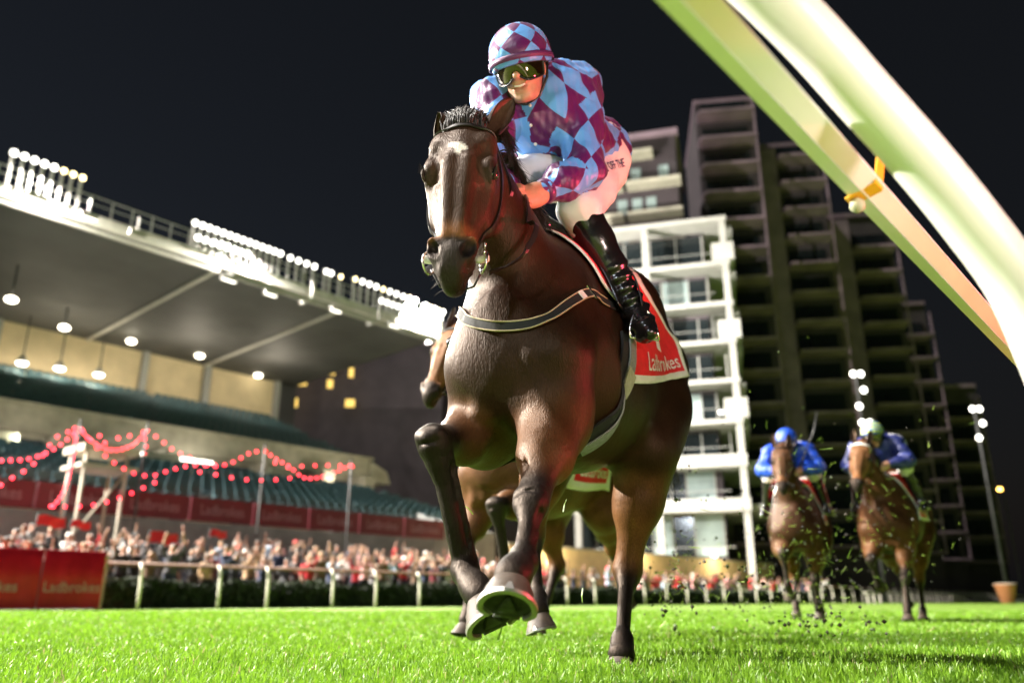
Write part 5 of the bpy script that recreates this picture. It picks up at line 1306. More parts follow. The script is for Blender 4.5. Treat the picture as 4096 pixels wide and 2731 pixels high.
def build_crowd():
    rn = random.Random(21); meshes = [person_mesh(k) for k in range(8)]
    skin = [mat('skin tone', c, .55) for c in ((.33, .17, .12), (.38, .22, .15), (.26, .13, .08), (.17, .085, .05))]
    tops = [('black', (.012, .012, .014)), ('charcoal', (.05, .05, .055)), ('white', (.72, .70, .68)), ('navy', (.02, .03, .07)), ('cream', (.60, .52, .40)), ('red', (.55, .02, .03)), ('pink', (.65, .32, .32)), ('tan', (.42, .27, .15)), ('grey', (.25, .25, .25)), ('pale blue', (.40, .50, .62)), ('maroon', (.16, .02, .03)), ('brown', (.12, .07, .04))]
    tm = [mat(n + ' top', c, .75, noise=.15, nscale=6) for n, c in tops]; bt = [mat('trousers', c, .8) for c in ((.012, .012, .015), (.03, .035, .06), (.06, .05, .04))]; hr = [mat('hair', c, .5) for c in ((.012, .009, .007), (.05, .028, .014), (.22, .14, .06), (.10, .06, .03))]
    pose = ['arms raised', 'both hands up front', 'one arm raised', 'arms down', 'one hand up front', 'arms folded', 'one hand at face', 'clapping']
    hats = [mat('red cap', (.62, .02, .03), .6), mat('white cap', (.75, .73, .70), .6)]
    spots = []
    rows = [(22.95, 0, 5.9, 34, .60), (23.75, 0, 6.1, 33, .62), (25.3, .24, 6.0, 32, .66), (26.9, .48, 6.2, 31, .74), (28.5, .72, 6.4, 31, .86), (30.0, .96, 7.0, 30, 1.5)]
    for n, z, a, b, st in rows:
        s = a + rn.uniform(0, .4)
        while s < b:
            if rn.random() < .86: spots.append((s + rn.uniform(-.12, .12), n + rn.uniform(-.22, .22), z))
            s += st
    s = 34.5
    while s < 64: spots.append((s, 23.0 + rn.uniform(-.2, 1.6), 0)); s += .5 + (s > 48)*.5
    posts = [(10.1, 'first'), (12.35, 'second'), (13.9, 'third'), (16.25, 'fourth'), (18.0, 'fifth'), (19.95, 'sixth')]
    rowname = {22.95: 'front row', 23.75: 'second row', 25.3: 'third row', 26.9: 'fourth row', 28.5: 'fifth row', 30.0: 'back row'}
    seen = {}
    for s, n, z in spots:
        k = rn.choices(range(8), (2, 4, 4, 4, 4, 2, 3, 4))[0]; ti = rn.choices(range(len(tops)), (13, 9, 5, 7, 2, 3, 2, 3, 5, 2, 4, 6) if s < 34 else (4, 3, 6, 3, 3, 9, 7, 3, 3, 2, 3, 2))[0]
        o = bpy.data.objects.new('person', meshes[k]); C.objects.link(o); o.location = tp(s, n, z + .006); o.rotation_euler = (0, 0, TRZ + rn.uniform(-.7, .5)); sc = rn.uniform(.84, 1.03); o.scale = (sc, sc, sc*rn.uniform(.96, 1.03))
        hat = rn.random(); hm = hats[0] if hat < .07 else hats[1] if hat < .13 else rn.choice(hr)
        for i, m in enumerate((rn.choices(skin, (4, 4, 2, 1))[0], tm[ti], rn.choice(bt), hm)): o.material_slots[i].link = 'OBJECT'; o.material_slots[i].material = m
        near = min(posts, key=lambda p: abs(p[0] - s)); r = min(rowname, key=lambda q: abs(q - n))
        where = 'behind red boards' if s < 8.9 else 'by %s post' % near[1] if s < 21 else 'just past sixth post' if s < 25 else 'well past sixth post' if s < 34 else 'near end of wall' if s < 46 else 'far end of wall'
        who = 'red-capped' if hm is hats[0] else 'white-capped' if hm is hats[1] else ('black-haired', 'brown-haired', 'fair-haired', 'tawny-haired')[hr.index(hm)]
        lab = '%s spectator, %s top, %s, %s %s' % (who, tops[ti][0], pose[k], rowname[r] if s < 34 else 'rail,', where)
        tag(o, lab, 'person', 'spectators behind the rail')
    # flags and red balloons of cloth waved over heads
    for i, (px, py, w) in enumerate(((150, 2060, .75), (285, 2080, .55), (600, 2125, .9), (840, 2118, .6))):
        q = atn(px, py, 24.5); n = 10; V = []; F = []
        for a in range(n):
            for b in range(5): V.append((w*a/(n-1), .05*math.sin(a*.9 + b*.5), -.38*w*b/4 + .04*math.sin(a*.7)))
        for a in range(n-1):
            for b in range(4): F.append([a*5+b, (a+1)*5+b, (a+1)*5+b+1, a*5+b+1])
        e = empty('flag', tp(*q), TRZ, '%s red cloth flag waved above the crowd, counting from the frame edge' % ORD[i], 'flag', 'red flags in the crowd')
        V2 = V + [(x, y+.004, z) for x, y, z in V]; F2 = F + [[j + len(V) for j in f[::-1]] for f in F]
        mesh_np('cloth', V2, F2, mat('flag red', (.70, .02, .03), .6), e, True); m = MB(); m.tube([(0, 0, .06), (0, 0, -.75)], .012, 6); m.build('stick', M_dark, e, True)

# ------------------------------------------------------------------ buildings behind
def build_buildings():
    # white framed apartment block; local x along its front to the right, y to the back
    co = at(2956, 1676, 60); rz = math.atan2(-.26, .966)
    b = empty('apartment_block', (co[0], co[1], 0), rz, 'lit white framed apartment block with open balcony slabs and dark glazing', 'building')
    zs = [2.9, 7.0, 10.3, 13.3, 16.5, 19.7, 22.9, 26.4, 30.4]      # floor levels
    Lw = 13.0; dep = 14.0
    m = MB(); m.box((-Lw, 2.2, 0), (-1.6, dep, 30.0)); core = m.build('core', M_towerdk, b)
    for i, z in enumerate(zs[1:], 1):
        th = .95 if i in (1, 2) else .36
        m = MB(); m.box((-Lw, 0, z - th*.5), (.35, 2.25, z + th*.5)); m.box((-1.55, 2.26, z - .2), (.8 if i > 2 else 2.5, dep, z + .2)); m.build('balcony_slab', M_white_w, b)
    for x in (0, -6.4, -12.7):
        m = MB(); m.box((x - .24, .12, 0), (x + .24, .7, zs[-1])); m.build('column', M_white_w, b)
    for i in (3, 5, 7): m = MB(); m.box((-1.0, -.08, zs[i] + .2), (.75, 1.9, zs[i] + 1.75)); m.build('balcony_box', M_white_w, b)
    rn = random.Random(4)
    for i in range(len(zs) - 1):
        z0, z1 = zs[i] + .5, zs[i+1] - .5; x = -Lw + .3
        while x < -2.2:
            w = rn.choice((1.1, 1.5, 2.1)); mt = rn.choices((M_glassd, M_glassl), (3, 1))[0]
            m = MB(); m.box((x, 2.10, z0), (min(x + w, -1.7), 2.18, z1)); p_ = m.build('window', mt, b)
            m = MB(); m.box((x + w, 2.02, z0), (x + w + .10, 2.19, z1)); m.build('mullion', M_white_w if rn.random() < .5 else M_pole, p_); x += w + .1
        m = MB(); m.box((-1.58, 3.0, z0), (-1.50, dep - 1, z1)); m.build('side_window', M_glassd, b)
        m = MB(); m.tube([(-Lw, .3, z0 + .55), (-1.0, .3, z0 + .55)], .03, 5); m.build('handrail', M_pole, b)
    # dim set-back storeys on top
    t = MB(); t.box((-Lw, 6, 30.7), (-3.5, dep + 4, 42.5)); up = t.build('penthouse_core', M_towerdk, b)
    for z in (31.0, 34.0, 37.2, 40.4):
        for x0, x1 in ((-12.2, -8.6), (-8.2, -3.2)) if z < 40 else ((-12, -5.6),):
            m = MB(); m.box((x0, 4.4, z - .18), (x1, 5.98, z + .18)); m.build('penthouse_slab', M_conc, up)
            for k in range(3):
                if rn.random() < .75: m = MB(); xw = x0 + .4 + k*1.3; m.box((xw, 5.9, z + .7), (xw + .9, 5.97, z + 2.2)); m.build('window', M_glassl, up)
    m = MB(); m.box((-Lw, 5.5, 42.5), (-3.2, dep + 4, 43.0)); m.build('parapet', M_tower, up)
    # dark unfinished tower blocks stepping down to the right
    def tower(px0, px1, ptop, D, lab, fin, balc, dep=10, rows=3.2, back=.35):
        a = at(px0, 2300, D); c = at(px1, 2300, D); top = at(px0, ptop, D)[2]; W = c[0] - a[0]
        e = empty('tower_block', (a[0], D, 0), R(-8), lab, 'building', 'dark tower blocks on the skyline')
        m = MB(); m.box((0, 0, 0), (W, dep, top)); m.build('core', M_towerdk, e)
        m = MB(); m.box((-.1, -.1, top), (W + .1, dep, top + .5)); m.build('parapet', M_tower, e)
        if fin: m = MB(); m.box((fin[0]*W, -1.5, 0), (fin[1]*W, -.02, top - 1)); m.build('concrete_fin', M_tower, e)
        z = 5.0
        while balc and z < top - 2:
            m = MB(); m.box((balc[0]*W, -2.4, z - .14), (balc[1]*W, -.02, z + .14)); sl = m.build('balcony_slab', M_tower, e)
            m = MB(); m.box((balc[1]*W - .25, -2.35, z + .14), (balc[1]*W - .05, -2.2, z + rows - .14)); m.build('balcony_post', M_tower, sl)
            m = MB(); m.box((balc[0]*W + .3, -.10, z + .3), (balc[1]*W - .5, -.03, z + 2.4)); m.build('window', M_glassd, sl)
            m = MB(); m.box((fin[0]*W - 1.8 if fin else 0, -2.0, z - .1), ((fin[0]*W if fin else .5), -.5, z + .1)); m.build('ledge', M_tower, sl)
            z += rows
        return e
    tower(2930, 3200, 420, 76, 'tall dark windowless tower block behind the white apartment block', None, (.04, .96), 14, back=.3)
    tower(3150, 3480, 600, 80, 'dark tower block with a broad concrete fin and balconies beside it', (.06, .38), (.40, 1.0))
    tower(3400, 3760, 880, 90, 'lower dark tower block with a concrete fin, right of the taller fin', (.22, .46), (.48, .98))
    tower(3600, 3860, 1230, 104, 'dark block stepping down behind the fin tower', (.2, .4), (.42, .98))
    tower(3640, 4010, 1560, 112, 'low dark block at the end of the row of towers', None, (.1, .95), 12)
    tower(1230, 1760, 1330, 82, 'dark block in the gap between the stand and the front horse', None, None, 12)
    e = tower(960, 1330, 1440, 84, 'dark block beside the stand with lit yellow windows', None, None, 12)
    for px, py, w, h_ in ((1085, 1525, 48, 60), (1170, 1515, 30, 55), (1210, 1512, 36, 60), (1100, 1605, 46, 30), (1170, 1610, 40, 36), (1328, 1480, 26, 40), (1320, 1535, 22, 34), (1405, 1490, 18, 38), (1400, 1612, 36, 30)):
        p0 = at(px, py, 80.3); k = 80/3200*1.05; m = MB(); m.box((-w*k/2, -.06, -h_*k/2), (w*k/2, .06, h_*k/2)); o = m.build('window', E_win, e); o.matrix_world = Matrix.Translation(Vector(p0)); o.matrix_parent_inverse = Matrix(); o.parent = e
        o.location = Matrix.Rotation(-R(-8), 3, 'Z') @ (Vector(p0) - Vector(e.location)); o.rotation_euler = (0, 0, R(8))
    # pale boundary wall below the block, planted bank to its right
    w0 = tp(33.5, 28.5); w = empty('boundary_wall', w0, TRZ, 'low cream wall with orange lit face at the foot of the apartment block', 'wall')
    m = MB(); m.box((-1, 0, 0), (32, .4, 3.0)); m.build('wall', mat('ochre wall', (.78, .60, .32), .8, noise=.2, nscale=1), w)
    m = MB(); m.box((-1.1, -.06, 3.0), (32.1, .46, 3.12)); m.build('coping', M_conc, w)
    for x in (2.5, 11.5, 21.5):  # assumed lamps, added so the wall face is lit warm
        m = MB(); m.box((x-.12, -.32, 3.2), (x+.12, -.02, 3.3)); m.build('assumed_wall_lamp', E_tube, w)
        l = bpy.data.lights.new('assumed_wall_light', 'POINT'); l.energy = 110; l.color = (1, .80, .48); l.shadow_soft_size = .2; lo = bpy.data.objects.new('assumed_wall_light', l); C.objects.link(lo)
        a_ = TRZ; lo.location = w0 + np.array((math.cos(a_)*x + math.sin(a_)*1.3, math.sin(a_)*x - math.cos(a_)*1.3, 2.9))
    # floodlight masts
    for px, pyt, pyb, D, lab, n in ((3455, 1495, 1690, 62, 'tall floodlight mast with six lit lamps above the trailing riders', 3), (3925, 1635, 1750, 68, 'distant floodlight mast with four lit lamps near the frame edge', 2), (2745, 1560, 1610, 70, 'floodlight mast with two lit lamps before the white balconies', 1), (2885, 1645, 1650, 70, 'single small lamp glowing before the white balconies', 1)):
        p = at(px, pyb, D); tp_ = at(px, pyt, D); e = empty('light_mast', (p[0], D, 0), 0, lab, 'floodlight mast', 'floodlight masts on the right')
        m = MB(); m.tube([(0, .3, 0), (0, .3, tp_[2])], [.14, .08], 10); m.build('mast', M_dark, e, True)
        for k in range(n + (n > 1)):
            z = tp_[2] + (p[2] - tp_[2])*(k/max(1, n))
            for q in ((-1, 1) if n > 1 else (0,)):
                if n > 1 and (k + q) % 3 == 0: continue
                m = MB(); m.ball((q*.30 + .06*k, 0, z), .24 if D < 110 else .42, 12, 8, (1, .5, 1)); m.build('lamp', E_flood, e, True)
    p = at(4012, 1957, 130); e = empty('street_lamp', (p[0], 130, 0), 0, 'orange sodium street lamp near the frame edge', 'street lamp'); m = MB(); m.tube([(0, 0, 0), (0, 0, p[2]), (-.4, 0, p[2] + .2)], .09, 8); m.build('pole', M_dark, e, True); m = MB(); m.ball((-.5, 0, p[2] + .05), .42, 12, 8, (1, .7, .6)); m.build('lamp', E_sod, e, True)
    # planted bank, bin
    q = at(4020, 2340, 62); e = empty('litter_bin', (q[0], 62, 0), 0, 'orange tub by the far rail at the frame edge', 'bin'); m = MB(); m.tube([(0, 0, 0), (0, 0, 1.3), (0, 0, 1.35)], [.45, .72, .78], 14, caps=True); m.build('tub', mat('terracotta', (.42, .17, .07), .7), e, True)
    m = MB(); m.tube([(0, 0, 1.36), (0, 0, 1.42)], [.80, .70], 14); m.build('rim', M_conc, e, True)
    b = empty('grass_bank', tp(44, 24.5), TRZ, 'dim grassy bank behind the far rail on the right', 'bank'); m = MB(); m.hexa([(0, 0, 0), (90, 0, 0), (90, 30, 0), (0, 30, 0), (2, 4, 1.6), (90, 8, 3.2), (90, 30, 4.5), (2, 30, 2.4)]); m.build('bank', mat('bank grass', (.05, .06, .02), .9, noise=.5, nscale=.6), b)

# ------------------------------------------------------------------ the near inside rail
def build_near_rail():
    M_al = mat('white rail extrusion', (.74, .72, .68), .38, noise=.05, nscale=6)
    M_yel = mat('yellow strap', (.70, .36, .01), .5)
    z0 = 1.01
    a = at(2600, -40, 1.0); 
    def on_z(px, py, z): d = at(px, py, 1.0) - np.array((0, 0, HC)); return d*((z - HC)/d[2]) + np.array((0, 0, HC))
    p0 = on_z(2620, 0, z0); p1 = on_z(4050, 1450, z0); d = (p1 - p0); d /= np.linalg.norm(d); sd = np.array((-d[1], d[0], 0))    # towards the track
    e = empty('near_rail', tuple(p0*np.array((1, 1, 0)) - d*2.0), 0, 'blurred white inside rail overhead with curved post and yellow strap, close to the camera', 'rail')
    o = np.array(e.location)
    def bar(prof, s0, s1): # profile in (towards track, z)
        V = [tuple(p0 + d*s + sd*x + np.array((0, 0, z)) - o) for s in (s0, s1) for x, z in prof]; n = len(prof)
        m = MB(); m.add(V, [[k, (k+1) % n, n+(k+1) % n, n+k] for k in range(n)] + [list(range(n))[::-1], [n+k for k in range(n)]]); return m
    W = .026
    bar([(0, 0), (0, .006), (-W, .006), (-W, 0)], -2.2, 9).build('underside_channel', M_al, e)
    bar([(-W - .002, .0), (-W - .002, .006), (-W - .034, .024), (-W - .034, .018)], -2.2, 9).build('side_lip', M_al, e)
    bar([(0, .0065), (-.004, .0065), (-.004, .05), (0, .05)], -2.2, 9).build('rear_lip', M_al, e)
    # the curved goose-neck member above the channel, coming down to the ground on the far side
    px = [(2790, -280, 1.06), (3065, -30, 1.10), (3245, 150, 1.14), (3450, 380, 1.19), (3665, 620, 1.24), (3885, 890, 1.28), (4065, 1140, 1.31), (4180, 1390, 1.33), (4280, 1650, 1.34), (4350, 1950, 1.34), (4370, 2300, 1.33), (4390, 2640, 1.32)]
    P = [p0 - d*.95 + sd*-.03 + np.array((0, 0, .02)), p0 - d*.80 + sd*-.03 + np.array((0, 0, .16))] + [at(x, y, D) for x, y, D in px]; P.append(P[-1]*np.array((1, 1, 0)) + np.array((.01, .0, 0)))
    Q = smooth_path(P, 90); m = MB(); m.tube([q - o for q in Q], .049, 20); m.build('curved_post', M_al, e, True)
    # strap: from the tube round the channel
    c = on_z(3420, 700, z0 + .05); t = (c - p0) @ d
    for k, (x0, z_0, x1, z_1) in enumerate(((-W-.06, .15, -W-.03, .010), (-W-.03, .010, .006, -.004))):
        w = .022; A0 = p0 + d*t + sd*x0 + np.array((0, 0, z_0)); A1 = p0 + d*t + sd*x1 + np.array((0, 0, z_1)); nrm = sd if k == 0 else np.array((0, 0, -1.))
        m = MB(); m.hexa([tuple(q - o) for q in (A0 - d*w, A0 + d*w, A1 + d*w, A1 - d*w, A0 - d*w + nrm*.003, A0 + d*w + nrm*.003, A1 + d*w + nrm*.003, A1 - d*w + nrm*.003)]); m.build('strap', M_yel, e)
    m = MB(); m.ball(tuple(p0 + d*t + sd*-.01 + np.array((0, 0, -.018)) - o), .016, 10, 6); m.build('strap_knot', M_tab, e, True)
    # assumed red lamp, out of view beyond the rail, added for the red light
    lp = np.array((3.0, 2.35, .85)); f = empty('assumed_red_lamp', (lp[0], lp[1], 0), 0, 'assumed red lamp on a post, out of view beside the inside rail', 'lamp')
    m = MB(); m.tube([(0, 0, 0), (0, 0, lp[2] - .2)], .04, 10); m.build('post', M_rail, f, True)  # post and housing made to carry the assumed lamp
    m = MB(); m.box((-.02, -.2, lp[2] - .2), (.12, .2, lp[2] + .2)); m.build('housing', M_dark, f)
    l = bpy.data.lights.new('assumed_red_light', 'SPOT'); l.energy = 230; l.color = (1, .06, .13); l.spot_size = R(46); l.spot_blend = .9; l.shadow_soft_size = .16
    lo = bpy.data.objects.new('assumed_red_light', l); C.objects.link(lo); lo.location = lp + np.array((-.06, 0, .02)); lo.rotation_euler = (Vector((.45, 2.5, 2.05)) - Vector(lp)).to_track_quat('-Z', 'Y').to_euler()

    l = bpy.data.lights.new('rail_fill_light', 'SPOT'); l.energy = 75; l.color = (1, .72, .68); l.spot_size = R(70); l.spot_blend = .6; l.shadow_soft_size = .2  # added fill from outside the frame, whitens the curved post
    lo = bpy.data.objects.new('rail_fill_light', l); C.objects.link(lo); lo.location = (1.55, .05, 1.03); lo.rotation_euler = (Vector((1.0, 1.3, 1.45)) - Vector(lo.location)).to_track_quat('-Z', 'Y').to_euler()
    l = bpy.data.lights.new('assumed_red_rail_light', 'SPOT'); l.energy = 120; l.color = (1, .07, .10); l.spot_size = R(64); l.spot_blend = .5; l.shadow_soft_size = .12  # second assumed red light, added out of view to redden the rail
    lo = bpy.data.objects.new('assumed_red_rail_light', l); C.objects.link(lo); lo.location = (2.90, 2.25, 1.03); lo.rotation_euler = (Vector((.9, 1.35, 1.15)) - Vector(lo.location)).to_track_quat('-Z', 'Y').to_euler()
    k = empty('rail_fill_lamp', (1.62, -.06, 0), 0, 'small white lamp added out of view to brighten the inside rail', 'lamp'); m = MB(); m.tube([(0, 0, 0), (0, 0, .94)], [.03, .03], 12); m.build('post', M_dark, k, True); m = MB(); m.tube([(0, 0, .94), (0, 0, 1.1)], [.06, .06], 12); m.build('rim', M_steel, k, True)  # post and rim added to carry the fill light
# ------------------------------------------------------------------ turf thrown up by the hooves
def build_clods():
    rg = np.random.default_rng(17); V = []; F = []; Cc = []
    M_clod = M_blade
    def blade(p, L, w, c):
        a = rg.normal(0, 1, 3); a /= np.linalg.norm(a); b = np.cross(a, rg.normal(0, 1, 3)); b /= np.linalg.norm(b); k = np.cross(a, b); i = len(V); bend = k*L*rg.uniform(.02, .2)
        V.extend([p - a*L*.5 - b*w, p - a*L*.5 + b*w, p + bend - b*w, p + bend + b*w, p + a*L*.5 - b*w*.3, p + a*L*.5 + b*w*.3]); F.extend([[i, i+1, i+3, i+2], [i+2, i+3, i+5, i+4]]); Cc.extend([c]*6)
    def crumb(p, r, c):
        i = len(V)
        for s in ((1, 0, 0), (-1, 0, 0), (0, 1, 0), (0, -1, 0), (0, 0, 1), (0, 0, -1)): V.append(p + np.array(s)*r*rg.uniform(.5, 1.3)); Cc.append(c)
        for a, b, k in ((0, 2, 4), (2, 1, 4), (1, 3, 4), (3, 0, 4), (2, 0, 5), (1, 2, 5), (3, 1, 5), (0, 3, 5)): F.append([i+a, i+b, i+k])
    cl = [((3180, 2150, 6.2), (230, 260, 1.2), 200), ((3440, 2200, 6.6), (260, 240, 1.2), 200), ((3050, 2380, 5.2), (300, 130, .9), 260), ((2700, 2150, 4.6), (160, 260, .6), 120), ((3300, 2480, 4.4), (200, 50, .5), 200), ((2690, 2400, 4.2), (60, 150, .3), 90), ((3200, 1900, 6.0), (500, 300, 1.2), 120)]
    for (px, py, D), (sx, sy, sD), n in cl:
        for _ in range(n):
            p = at(px + rg.normal(0, sx*.6), min(py + rg.normal(0, sy*.6), 2560), max(3.4, D + rg.normal(0, sD)))
            if p[2] < .03: p[2] = .03 + abs(p[2])
            u = rg.random()
            if u < .55: g = rg.random(); blade(p, rg.uniform(.02, .065), rg.uniform(.0009, .0018), (.20 + .22*g, .36 + .22*g, .04 + .06*g))
            else: crumb(p, rg.uniform(.004, .013), (.030, .022, .012) if u < .85 else (.08, .13, .02))
    for x, y, D in ((2330, 2380, 2.9), (1870, 2035, 2.5), (2260, 2020, 2.9), (2000, 2530, 2.2)): blade(at(x, y, D), .05, .0022, (.25, .42, .05))
    o = mesh_np('flying_turf', np.array(V), F, M_clod, smooth=False); vcol(o, np.array(Cc)); tag(o, 'bits of turf and soil kicked up behind the front horse', 'turf bits', kind='stuff')

# ------------------------------------------------------------------ the other runners
def local_pose(dz=0, poll=(.66, -.05, 1.62), nose=(.86, -.06, 1.14), legs=0, face_l=.1):
    if legs == 0: L = dict(RF=[(.38, -.15, .98), (.30, -.16, .76), (.50, -.16, .50), (.42, -.16, .20), (.46, -.16, .11)], LF=[(.38, .15, .98), (.32, .15, .76), (.62, .13, .72), (.52, .13, .40), (.42, .13, .34)],
                           RH=[(-.85, -.14, 1.2), (-.52, -.18, .82), (-.62, -.13, .46), (-.38, -.12, .14), (-.34, -.12, .08)], LH=[(-.85, .14, 1.2), (-.72, .18, .80), (-1.0, .12, .58), (-1.22, .10, .32), (-1.28, .10, .26)])
    elif legs == 1: L = dict(RF=[(.38, -.15, .98), (.34, -.16, .76), (.62, -.14, .70), (.58, -.13, .38), (.47, -.13, .33)], LF=[(.38, .15, .98), (.24, .16, .74), (.22, .14, .44), (.08, .13, .20), (.04, .13, .12)],
                           RH=[(-.85, -.14, 1.2), (-.52, -.18, .82), (-.62, -.12, .48), (-.30, -.12, .20), (-.26, -.12, .12)], LH=[(-.85, .14, 1.2), (-.60, .18, .82), (-.86, .12, .52), (-1.05, .11, .22), (-1.1, .11, .16)])
    else: L = dict(RF=[(.38, -.15, .98), (.30, -.16, .76), (.56, -.15, .62), (.38, -.14, .38), (.30, -.14, .40)], LF=[(.38, .15, .98), (.30, .15, .76), (.44, .13, .46), (.50, .12, .18), (.54, .12, .10)],
                   RH=[(-.85, -.14, 1.2), (-.70, -.18, .80), (-.98, -.12, .58), (-1.15, -.10, .30), (-1.2, -.10, .24)], LH=[(-.85, .14, 1.2), (-.55, .18, .82), (-.70, .12, .46), (-.60, .12, .14), (-.56, .12, .08)])
    return dict(dz=dz, poll=np.array(poll), nose=np.array(nose), face_l=face_l, **{k: dict(j=[np.array(x) for x in v]) for k, v in L.items()})
def rider_joints(lean=0):
    return dict(origin=(-.10, 0, 1.60), head=(.34, lean, 1.93), face=(.92, .05, -.30), up=(.30, 0, .92), neck=(.18, 0, 1.86), chest=(.12, 0, 1.81), waist=(-.06, 0, 1.82), pelvis=(-.28, 0, 1.90),
        rsh=(.17, -.19, 1.86), relb=(.26, -.30, 1.64), rwr=(.42, -.12, 1.60), rhand=(.50, -.08, 1.56), lsh=(.17, .19, 1.86), lelb=(.26, .30, 1.64), lwr=(.42, .12, 1.60), lhand=(.50, .08, 1.56),
        lhip=(-.26, .12, 1.90), rhip=(-.26, -.12, 1.90), lknee=(.10, .24, 1.60), rknee=(.10, -.24, 1.60), lank=(-.10, .33, 1.24), ltoe=(.03, .36, 1.18), rank=(-.10, -.33, 1.24), rtoe=(.03, -.36, 1.18))
def build_runner(O, hd, P, label, rlabel, base, face, silks, cap, h, dark=(.016, .013, .012), num='3', band=None, pm=(104, 98)):
    V, F, info = horse_field(P, h); H = info['H']
    root = empty('race_horse', label=label, cat='horse', group='galloping racehorses'); place_root(root, O, hd)
    body = mesh_np('body', V, F, M_coat, root); vcol(body, horse_colors(V, P, info, base=base, face=face, star=False, black=dark)); bv = bvh_of(V, F)
    for q in (-1, 1):
        m = MB(); m.ball(tuple(H(.226, .022, q*.1005)), .021, 12, 8); m.build('eye', M_eye, root, True)
        build_ear(root, H(.015, .012, q*.07), H(-.16, .02, q*.09), info['A'][1] + info['A'][2]*q*.5, .036, M_coat)
        v, f = ribbon([H(.06, -.03, q*.092), H(.25, -.075, q*.104), H(.43, -.05, q*.066), H(.485, -.047, q*.066)], .02, .005, bv, .003, 24); mesh_np('cheekpiece', v, f, M_leather, root)
        v, f = ribbon([H(.49, -.05, q*.07), H(.38, -.24, q*.12), np.array((.50, q*.08, 1.54))], .018, .004, None, 0, 16, normals=[(0, 1, 0)]*3); mesh_np('rein', v, f, M_leather, root)
    v, f = ribbon([H(.075, -.035, .092), H(.052, .05, .065), H(.045, .073, 0), H(.052, .05, -.065), H(.075, -.035, -.092)], .030 if band else .016, .006, bv, .004, 30); mesh_np('browband', v, f, band or M_leather, root)
    rnd = random.Random(5); st = []
    for i in range(120):
        t = rnd.random(); p = lerp(info['poll'] + np.array((-.03, 0, .055)), (.12, 0, 1.50), t); hit, nn, _, _ = bv.find_nearest(Vector(p + np.array((0, 0, .08)))); p = np.array(hit)
        st.append([p, p + np.array((-.04, .03, .02)), p + np.array((-.09, .08 + rnd.uniform(-.03, .03), -.04))])
    hair_locks('mane', root, st, M_mane, .010); st = []
    for i in range(60):
        a, b_ = rnd.uniform(-1, 1), rnd.uniform(-1, 1); tb = np.array((-1.18, 0, 1.38)); st.append([tb, tb + np.array((-.15, a*.03, .04)), tb + np.array((-.45 + b_*.1, a*.08, -.15)), tb + np.array((-.70 + b_*.12, a*.12, -.45))])
    hair_locks('tail', root, st, M_mane, .012)
    for k, (ax, toe) in dict(RF=((.3, 0, -1), (1, 0, .2)), LF=((-.2, 0, -1), (1, 0, -.3)), RH=((.25, 0, -1), (1, 0, .2)), LH=((-.6, 0, -.8), (.7, 0, -.6))).items():
        j = P[k]['j']; ax = j[4] - j[3]; ax = ax / np.linalg.norm(ax) + np.array((0, 0, -.6)); build_hoof('hoof', root, j[4], ax, np.array((1, 0, .2)), shoe=False)
    saddlecloth(root, bv, [(-50, .19), (0, .20), (34, .155), (57, .02), (80, -.05), (125, .0)], [(-50, -.42), (0, -.42), (41, -.52), (60, -.60), (126, -.62)], pm, ('Ladbrokes', .52, .88, .70, .08, .012), (num, .70, .66, .26, .18, .03), n=26)
    g = [(-.02, .27, 1.12), (.0, .275, 1.04), (.06, .285, .93), (.10, .258, .846), (.13, .21, .759), (.155, .12, .69), (.16, 0, .665), (.155, -.12, .69), (.10, -.25, .846), (.0, -.275, 1.04)]
    v, f = ribbon(g, .10, .01, bv, .004, 40); mesh_np('girth', v, f, M_black, root)
    if rlabel:
        J = rider_joints(); J['origin'] = np.array(J['origin']); r = empty('person', label=rlabel, cat='jockey', group='riders'); place_root(r, O, hd)
        fx, fy = -math.sin(R(hd)), -math.cos(R(hd)); o = J['origin']; r.location = (O[0] + o[0]*fx, O[1] + o[0]*fy, o[2])
        build_rider(r, J, .016, silks, cap, False, False)
        return root, r, o
    return root, None, None
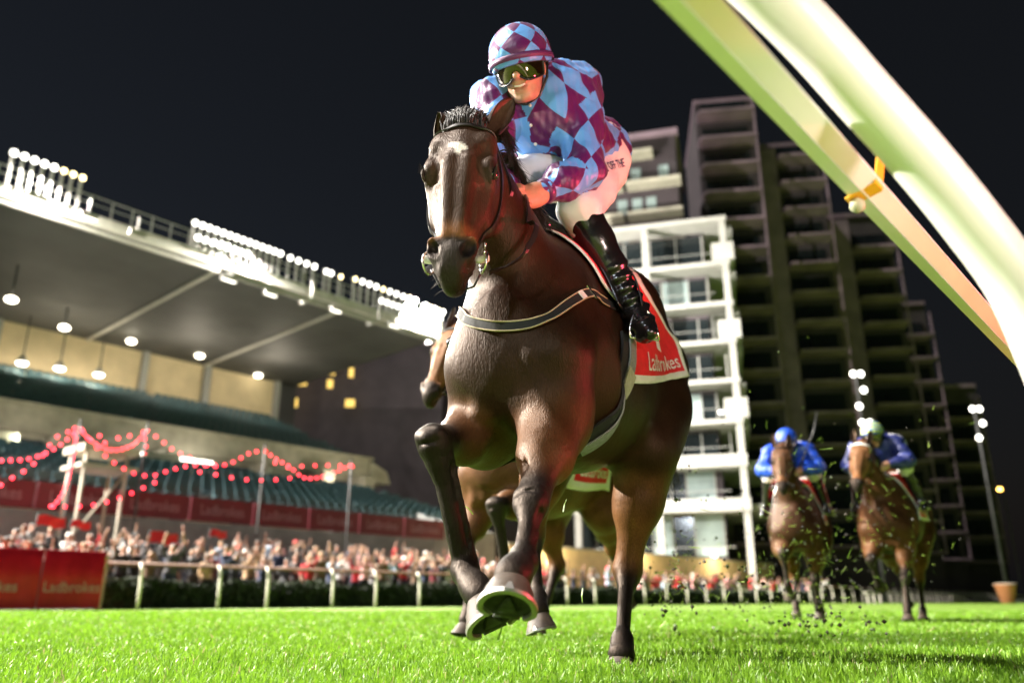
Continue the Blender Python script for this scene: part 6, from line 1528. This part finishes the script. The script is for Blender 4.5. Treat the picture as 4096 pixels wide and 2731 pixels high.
def build_others():
    M_blue = mat('royal blue silks', (.015, .075, .55), .45, noise=.1, nscale=12, bump=.3); M_navy = mat('navy silks', (.018, .028, .16), .5, noise=.1, nscale=12, bump=.3)
    m, n, l, p = mat_new('yellow and blue hooped cap'); tc = n.new('ShaderNodeTexCoord'); w = n.new('ShaderNodeTexWave'); w.bands_direction = 'Z'; w.inputs['Scale'].default_value = 7; rmp = n.new('ShaderNodeValToRGB'); rmp.color_ramp.interpolation = 'CONSTANT'
    rmp.color_ramp.elements[0].color = (.45, .55, .05, 1); rmp.color_ramp.elements[1].color = (.05, .16, .55, 1); rmp.color_ramp.elements[1].position = .62; l.new(tc.outputs['Object'], w.inputs['Vector']); l.new(w.outputs['Fac'], rmp.inputs[0]); l.new(rmp.outputs[0], p.inputs['Base Color'])
    def root_at(px, D): q = at(px, 2300, D); return (q[0], D)
    # close second: hidden rider
    P2 = local_pose(poll=(.60, -.15, 1.80), nose=(.80, -.21, 1.36), legs=0)
    build_runner((.11, 5.05), 30, P2, 'bay racehorse close behind the front horse, its head showing past the shoulder', 'rider hidden behind the front horse on the close bay', (.105, .045, .019), (.20, .09, .04), M_navy, M_navy, .016, pm=(134, 126))
    O3 = root_at(3210, 9.3)
    _, r, o = build_runner(O3, 22, local_pose(legs=1, poll=(.62, -.05, 1.84), nose=(.82, -.06, 1.37)), 'bay racehorse with a blue-capped rider, nearer of the two trailing runners', 'rider in royal blue silks and cap holding up a whip', (.042, .018, .009), (.09, .042, .022), M_blue, M_blue, .020)
    w = MB(); w.tube([np.array((.46, .10, 1.60)) - o, np.array((.30, .30, 2.05)) - o, np.array((.24, .36, 2.28)) - o], [.008, .007, .004], 6); wh = w.build('whip', M_dark, None, True); tag(wh, 'thin dark whip held by the rider in royal blue', 'whip'); wh.location = r.location; wh.rotation_euler = r.rotation_euler
    O4 = root_at(3590, 8.9)
    build_runner(O4, 33, local_pose(legs=2, poll=(.62, -.08, 1.82), nose=(.82, -.14, 1.36)), 'chestnut bay racehorse with white browband, the trailing runner nearest the frame edge', 'rider in navy silks with a yellow and blue hooped cap', (.060, .024, .010), (.15, .066, .028), M_navy, m, .020, band=M_white)
# ------------------------------------------------------------------ build: the place first, then the things in it
build_ground()
build_rails()
build_stand()
build_buildings()
build_floods()
build_near_rail()
build_crowd()
build_festoons()
WIN = build_winner()
build_tack(*WIN)
build_winner_rider()
build_others()
build_clods()
build_grass()
